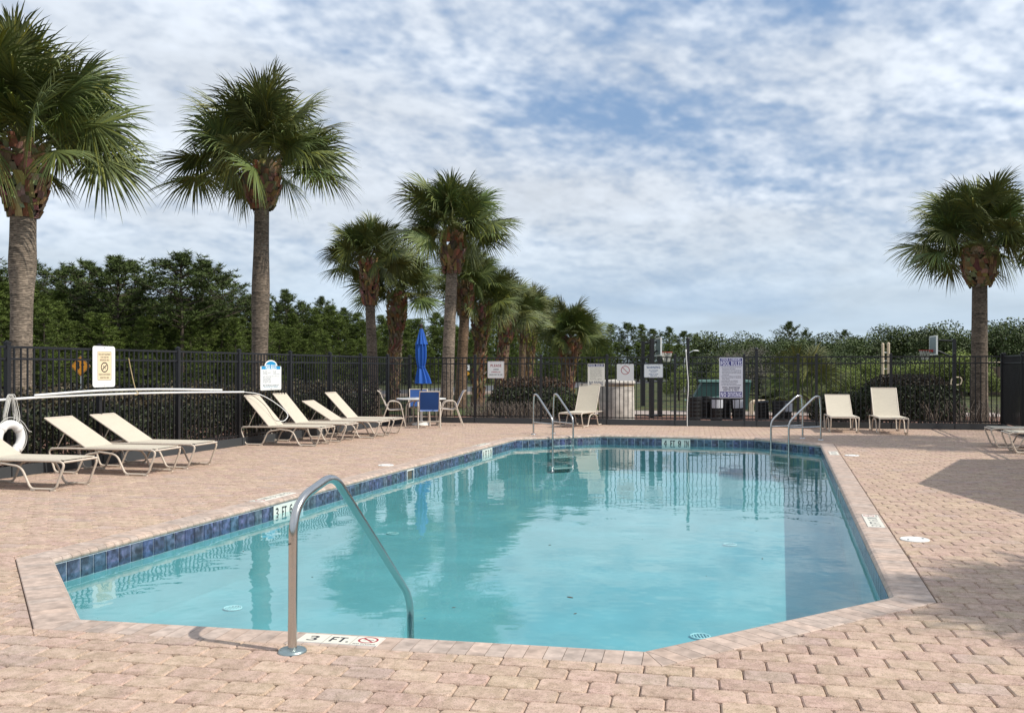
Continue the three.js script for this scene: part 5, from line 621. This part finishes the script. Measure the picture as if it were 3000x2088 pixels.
{ const Z = 26.7, spots = [[2036, 1164, 0, 0.02], [2073, 1163, 0, -0.05], [2099, 1165, 1, 0.04], [2132, 1166, 0, 0], [2164, 1166, 1, -0.06], [2247, 1177, 0, -0.12], [2281, 1176, 0, 0.1], [2312, 1177, 1, -0.04]], labs = ['black ribbed barrel standing apart beside the tall gate post', 'black ribbed barrel below the rules sign, first of its cluster', 'black ribbed barrel with a pale paper on it under the rules sign corner', 'black ribbed barrel without paper between two papered ones', 'black ribbed barrel with a pale paper at the end of the sign cluster', 'leaning black ribbed barrel beside the low pipe', 'black ribbed barrel between a leaning one and a papered one', 'black ribbed barrel with pale paper next to the ladder rails'];
  spots.forEach(([x, y, p, tilt], i) => { const h = heightAt(y, Z), g = thing('barrel', labs[i], 'barrel', atX(x, Z), 0, Z + (i % 2) * 0.35, i * 0.7, 'black barrels behind the fence'), prof = []; for (let k = 0; k <= 24; k++) { const t = k / 24; prof.push(new THREE.Vector2(0.165 + 0.02 * t + (k % 4 === 2 ? 0.012 : 0), h * t)); } prof.push(new THREE.Vector2(0.16, h), new THREE.Vector2(0.0, h - 0.03)); part(g, 'body', new THREE.LatheGeometry(prof, 24), M.bin); part(g, 'rim', new THREE.TorusGeometry(0.188, 0.012, 6, 24).rotateX(Math.PI / 2).translate(0, h, 0), M.bin); g.rotation.z = tilt; if (p) part(g, 'paper_wrap', new THREE.CylinderGeometry(0.198, 0.196, 0.24, 20, 1, true, -0.9 - i * 0.7, 1.9).translate(0, h - 0.16, 0), M.paper); }); }
{ const Z = 31, g = thing('pipe_valve', 'low tan pipe with upright end behind the fence', 'pipe', atX(2215, Z), -0.05, Z, 0); part(g, 'pipe', sweep(fillet([V(-0.15, 0, 0), V(-0.15, 0.42, 0), V(0.35, 0.42, 0), V(0.35, 0, 0)], 0.1, 5), 0.07, 10), M.tan); }
{ const Z = 40, g = thing('play_tower', 'two tan playground posts joined by rungs behind the round hedge', 'playground posts', atX(2596, Z), -0.05, Z, 0); for (const [x, y] of [[-0.125, 2.55], [0.115, 2.58]]) part(g, 'post', merge([new THREE.CylinderGeometry(0.058, 0.058, y, 14).translate(x, y / 2, 0), new THREE.SphereGeometry(0.058, 14, 8).translate(x, y, 0)]), M.tan); for (const y of [2.2, 1.85, 1.5, 1.15]) part(g, 'rung', sweep([V(-0.12, y, 0), V(0.12, y, 0)], 0.022, 6), M.white); }
{ const Z = 52, g = thing('timber_shelter', 'brown boarded shelter with a pale beam beyond the lawn', 'shelter', atX(2917, Z), -0.05, Z, 0); for (let k = 0; k < 7; k++) part(g, 'board', box(0.105, 1.55, 0.05, -0.36 + k * 0.115, 0.85, 0), M.brown); part(g, 'beam', box(3.0, 0.1, 0.14, -0.9, 1.86, 0), M.tan); for (const x of [-2.3, 0.5]) part(g, 'post', box(0.1, 1.85, 0.1, x, 0.92, 0), M.brown); }
{ const Z = 44, g = thing('play_hoop', 'curved pale playground tube near the second basketball pole', 'playground tube', atX(2770, Z), -0.05, Z, 0); part(g, 'tube', sweep(fillet([V(-0.1, 0.75, 0), V(0.75, 0.75, 0), V(0.8, 1.1, 0), V(0.3, 1.12, 0), V(0.2, 0, 0)], 0.22, 6), 0.03, 8), M.tan); }
function roadSign(x, y, size, Z, label, draw, diamond, extra) { const h = heightAt(y, Z) + 0.05, g = thing('road_sign', label, 'road sign', atX(x, Z), -0.05, Z, 0, 'road signs'); part(g, 'post', new THREE.CylinderGeometry(0.03, 0.03, h + size * 0.5, 8).translate(0, (h + size * 0.5) / 2, -0.04), M.alu); const q = part(g, 'panel', box(size, size, 0.012), M.alu); q.position.set(0, h, 0); if (diamond) q.rotation.z = Math.PI / 4; const f = part(q, 'printed_face', new THREE.PlaneGeometry(size * 0.99, size * 0.99).translate(0, 0, 0.0085), std({ map: canvasTex(128, 128, draw), roughness: 0.5 })); if (extra) { const e = part(g, 'panel', box(extra, extra, 0.012).rotateZ(Math.PI / 4), M.yellow); e.position.set(0, h - size * 0.5 - extra * 0.75, 0); } }
roadSign(235, 1072, 0.55, 36, 'amber diamond road sign with two dark arrows behind the safety sign', (x, w, h) => { x.fillStyle = '#d08a1c'; x.fillRect(0, 0, w, h); x.strokeStyle = '#1c1508'; x.lineWidth = 3; x.strokeRect(5, 5, w - 10, h - 10); x.translate(w / 2, h / 2); x.rotate(Math.PI / 4); x.fillStyle = '#17120c'; for (const s of [-1, 1]) { x.beginPath(); x.moveTo(s * 10, s * 40); x.lineTo(s * 26, s * 40); x.lineTo(s * 26, s * -6); x.lineTo(s * 36, s * -6); x.lineTo(s * 18, s * -34); x.lineTo(s * 2, s * -6); x.lineTo(s * 10, s * -6); x.fill(); } }, true);
roadSign(1368, 1077, 0.45, 78, 'small white arrow sign over an orange diamond beside the far road', (x, w, h) => { x.fillStyle = '#d8d8d4'; x.fillRect(0, 0, w, h); x.strokeStyle = '#17181a'; x.lineWidth = 16; x.beginPath(); x.moveTo(50, 110); x.lineTo(80, 60); x.lineTo(60, 30); x.lineTo(30, 36); x.stroke(); }, false, 0.34);

// ---------- clubhouse outside the frame: its eave throws the pointed shade on the deck ----------
{ const e = [[7.75, 5.9], [7.75, 10.9], [9.85, 14.15], [19, 14.15], [19, 5.9]], g = thing('clubhouse', 'low tan clubhouse with a dark hipped roof and cut corner beside the deck', 'building', 0, 0, 0, 0), EH = 3.05;
  const inn = [[8.5, 6.7], [8.5, 10.7], [10.25, 13.35], [18.2, 13.35], [18.2, 6.7]], wall = (a, b) => { const L = Math.hypot(b[0] - a[0], b[1] - a[1]); return new THREE.BoxGeometry(L, 2.9, 0.15).rotateY(Math.atan2(b[1] - a[1], b[0] - a[0])).translate((a[0] + b[0]) / 2, 1.42, -(a[1] + b[1]) / 2); };
  for (let i = 0; i < 5; i++) part(g, 'wall', wall(inn[i], inn[(i + 1) % 5]), M.wallPaint);
  part(g, 'eave', new THREE.ExtrudeGeometry(shapeOf(e), { depth: 0.14, bevelEnabled: false }).rotateX(-Math.PI / 2).translate(0, EH - 0.14, 0), M.white);
  const apex = [14, 9.8], T = new Tris(), U = [0, 0], c = [1, 1, 1]; for (let i = 0; i < 5; i++) { const a = e[i], b = e[(i + 1) % 5]; T.tri([a[0], EH + 0.004, -a[1]], [b[0], EH + 0.004, -b[1]], [apex[0], EH + 1.5, -apex[1]], U, U, U, c); } part(g, 'roof', T.geo(false), M.roof); }
{ const Z = 60, g = thing('street_lamp', 'distant street lamp with a pale arched head beside the white pipe', 'street lamp', atX(2006, Z), -0.05, Z, 0); part(g, 'pole', sweep(bow([V(0, 0, 0), V(0, 1.6, 0), V(0.05, 2.2, 0), V(0.35, 2.55, 0), V(0.62, 2.66, 0)]), 0.035, 6), M.alu); part(g, 'lamp_head', new THREE.SphereGeometry(0.13, 10, 6).scale(1.7, 0.4, 0.8).translate(0.72, 2.66, 0), M.white); }

renderer.render(scene, camera);
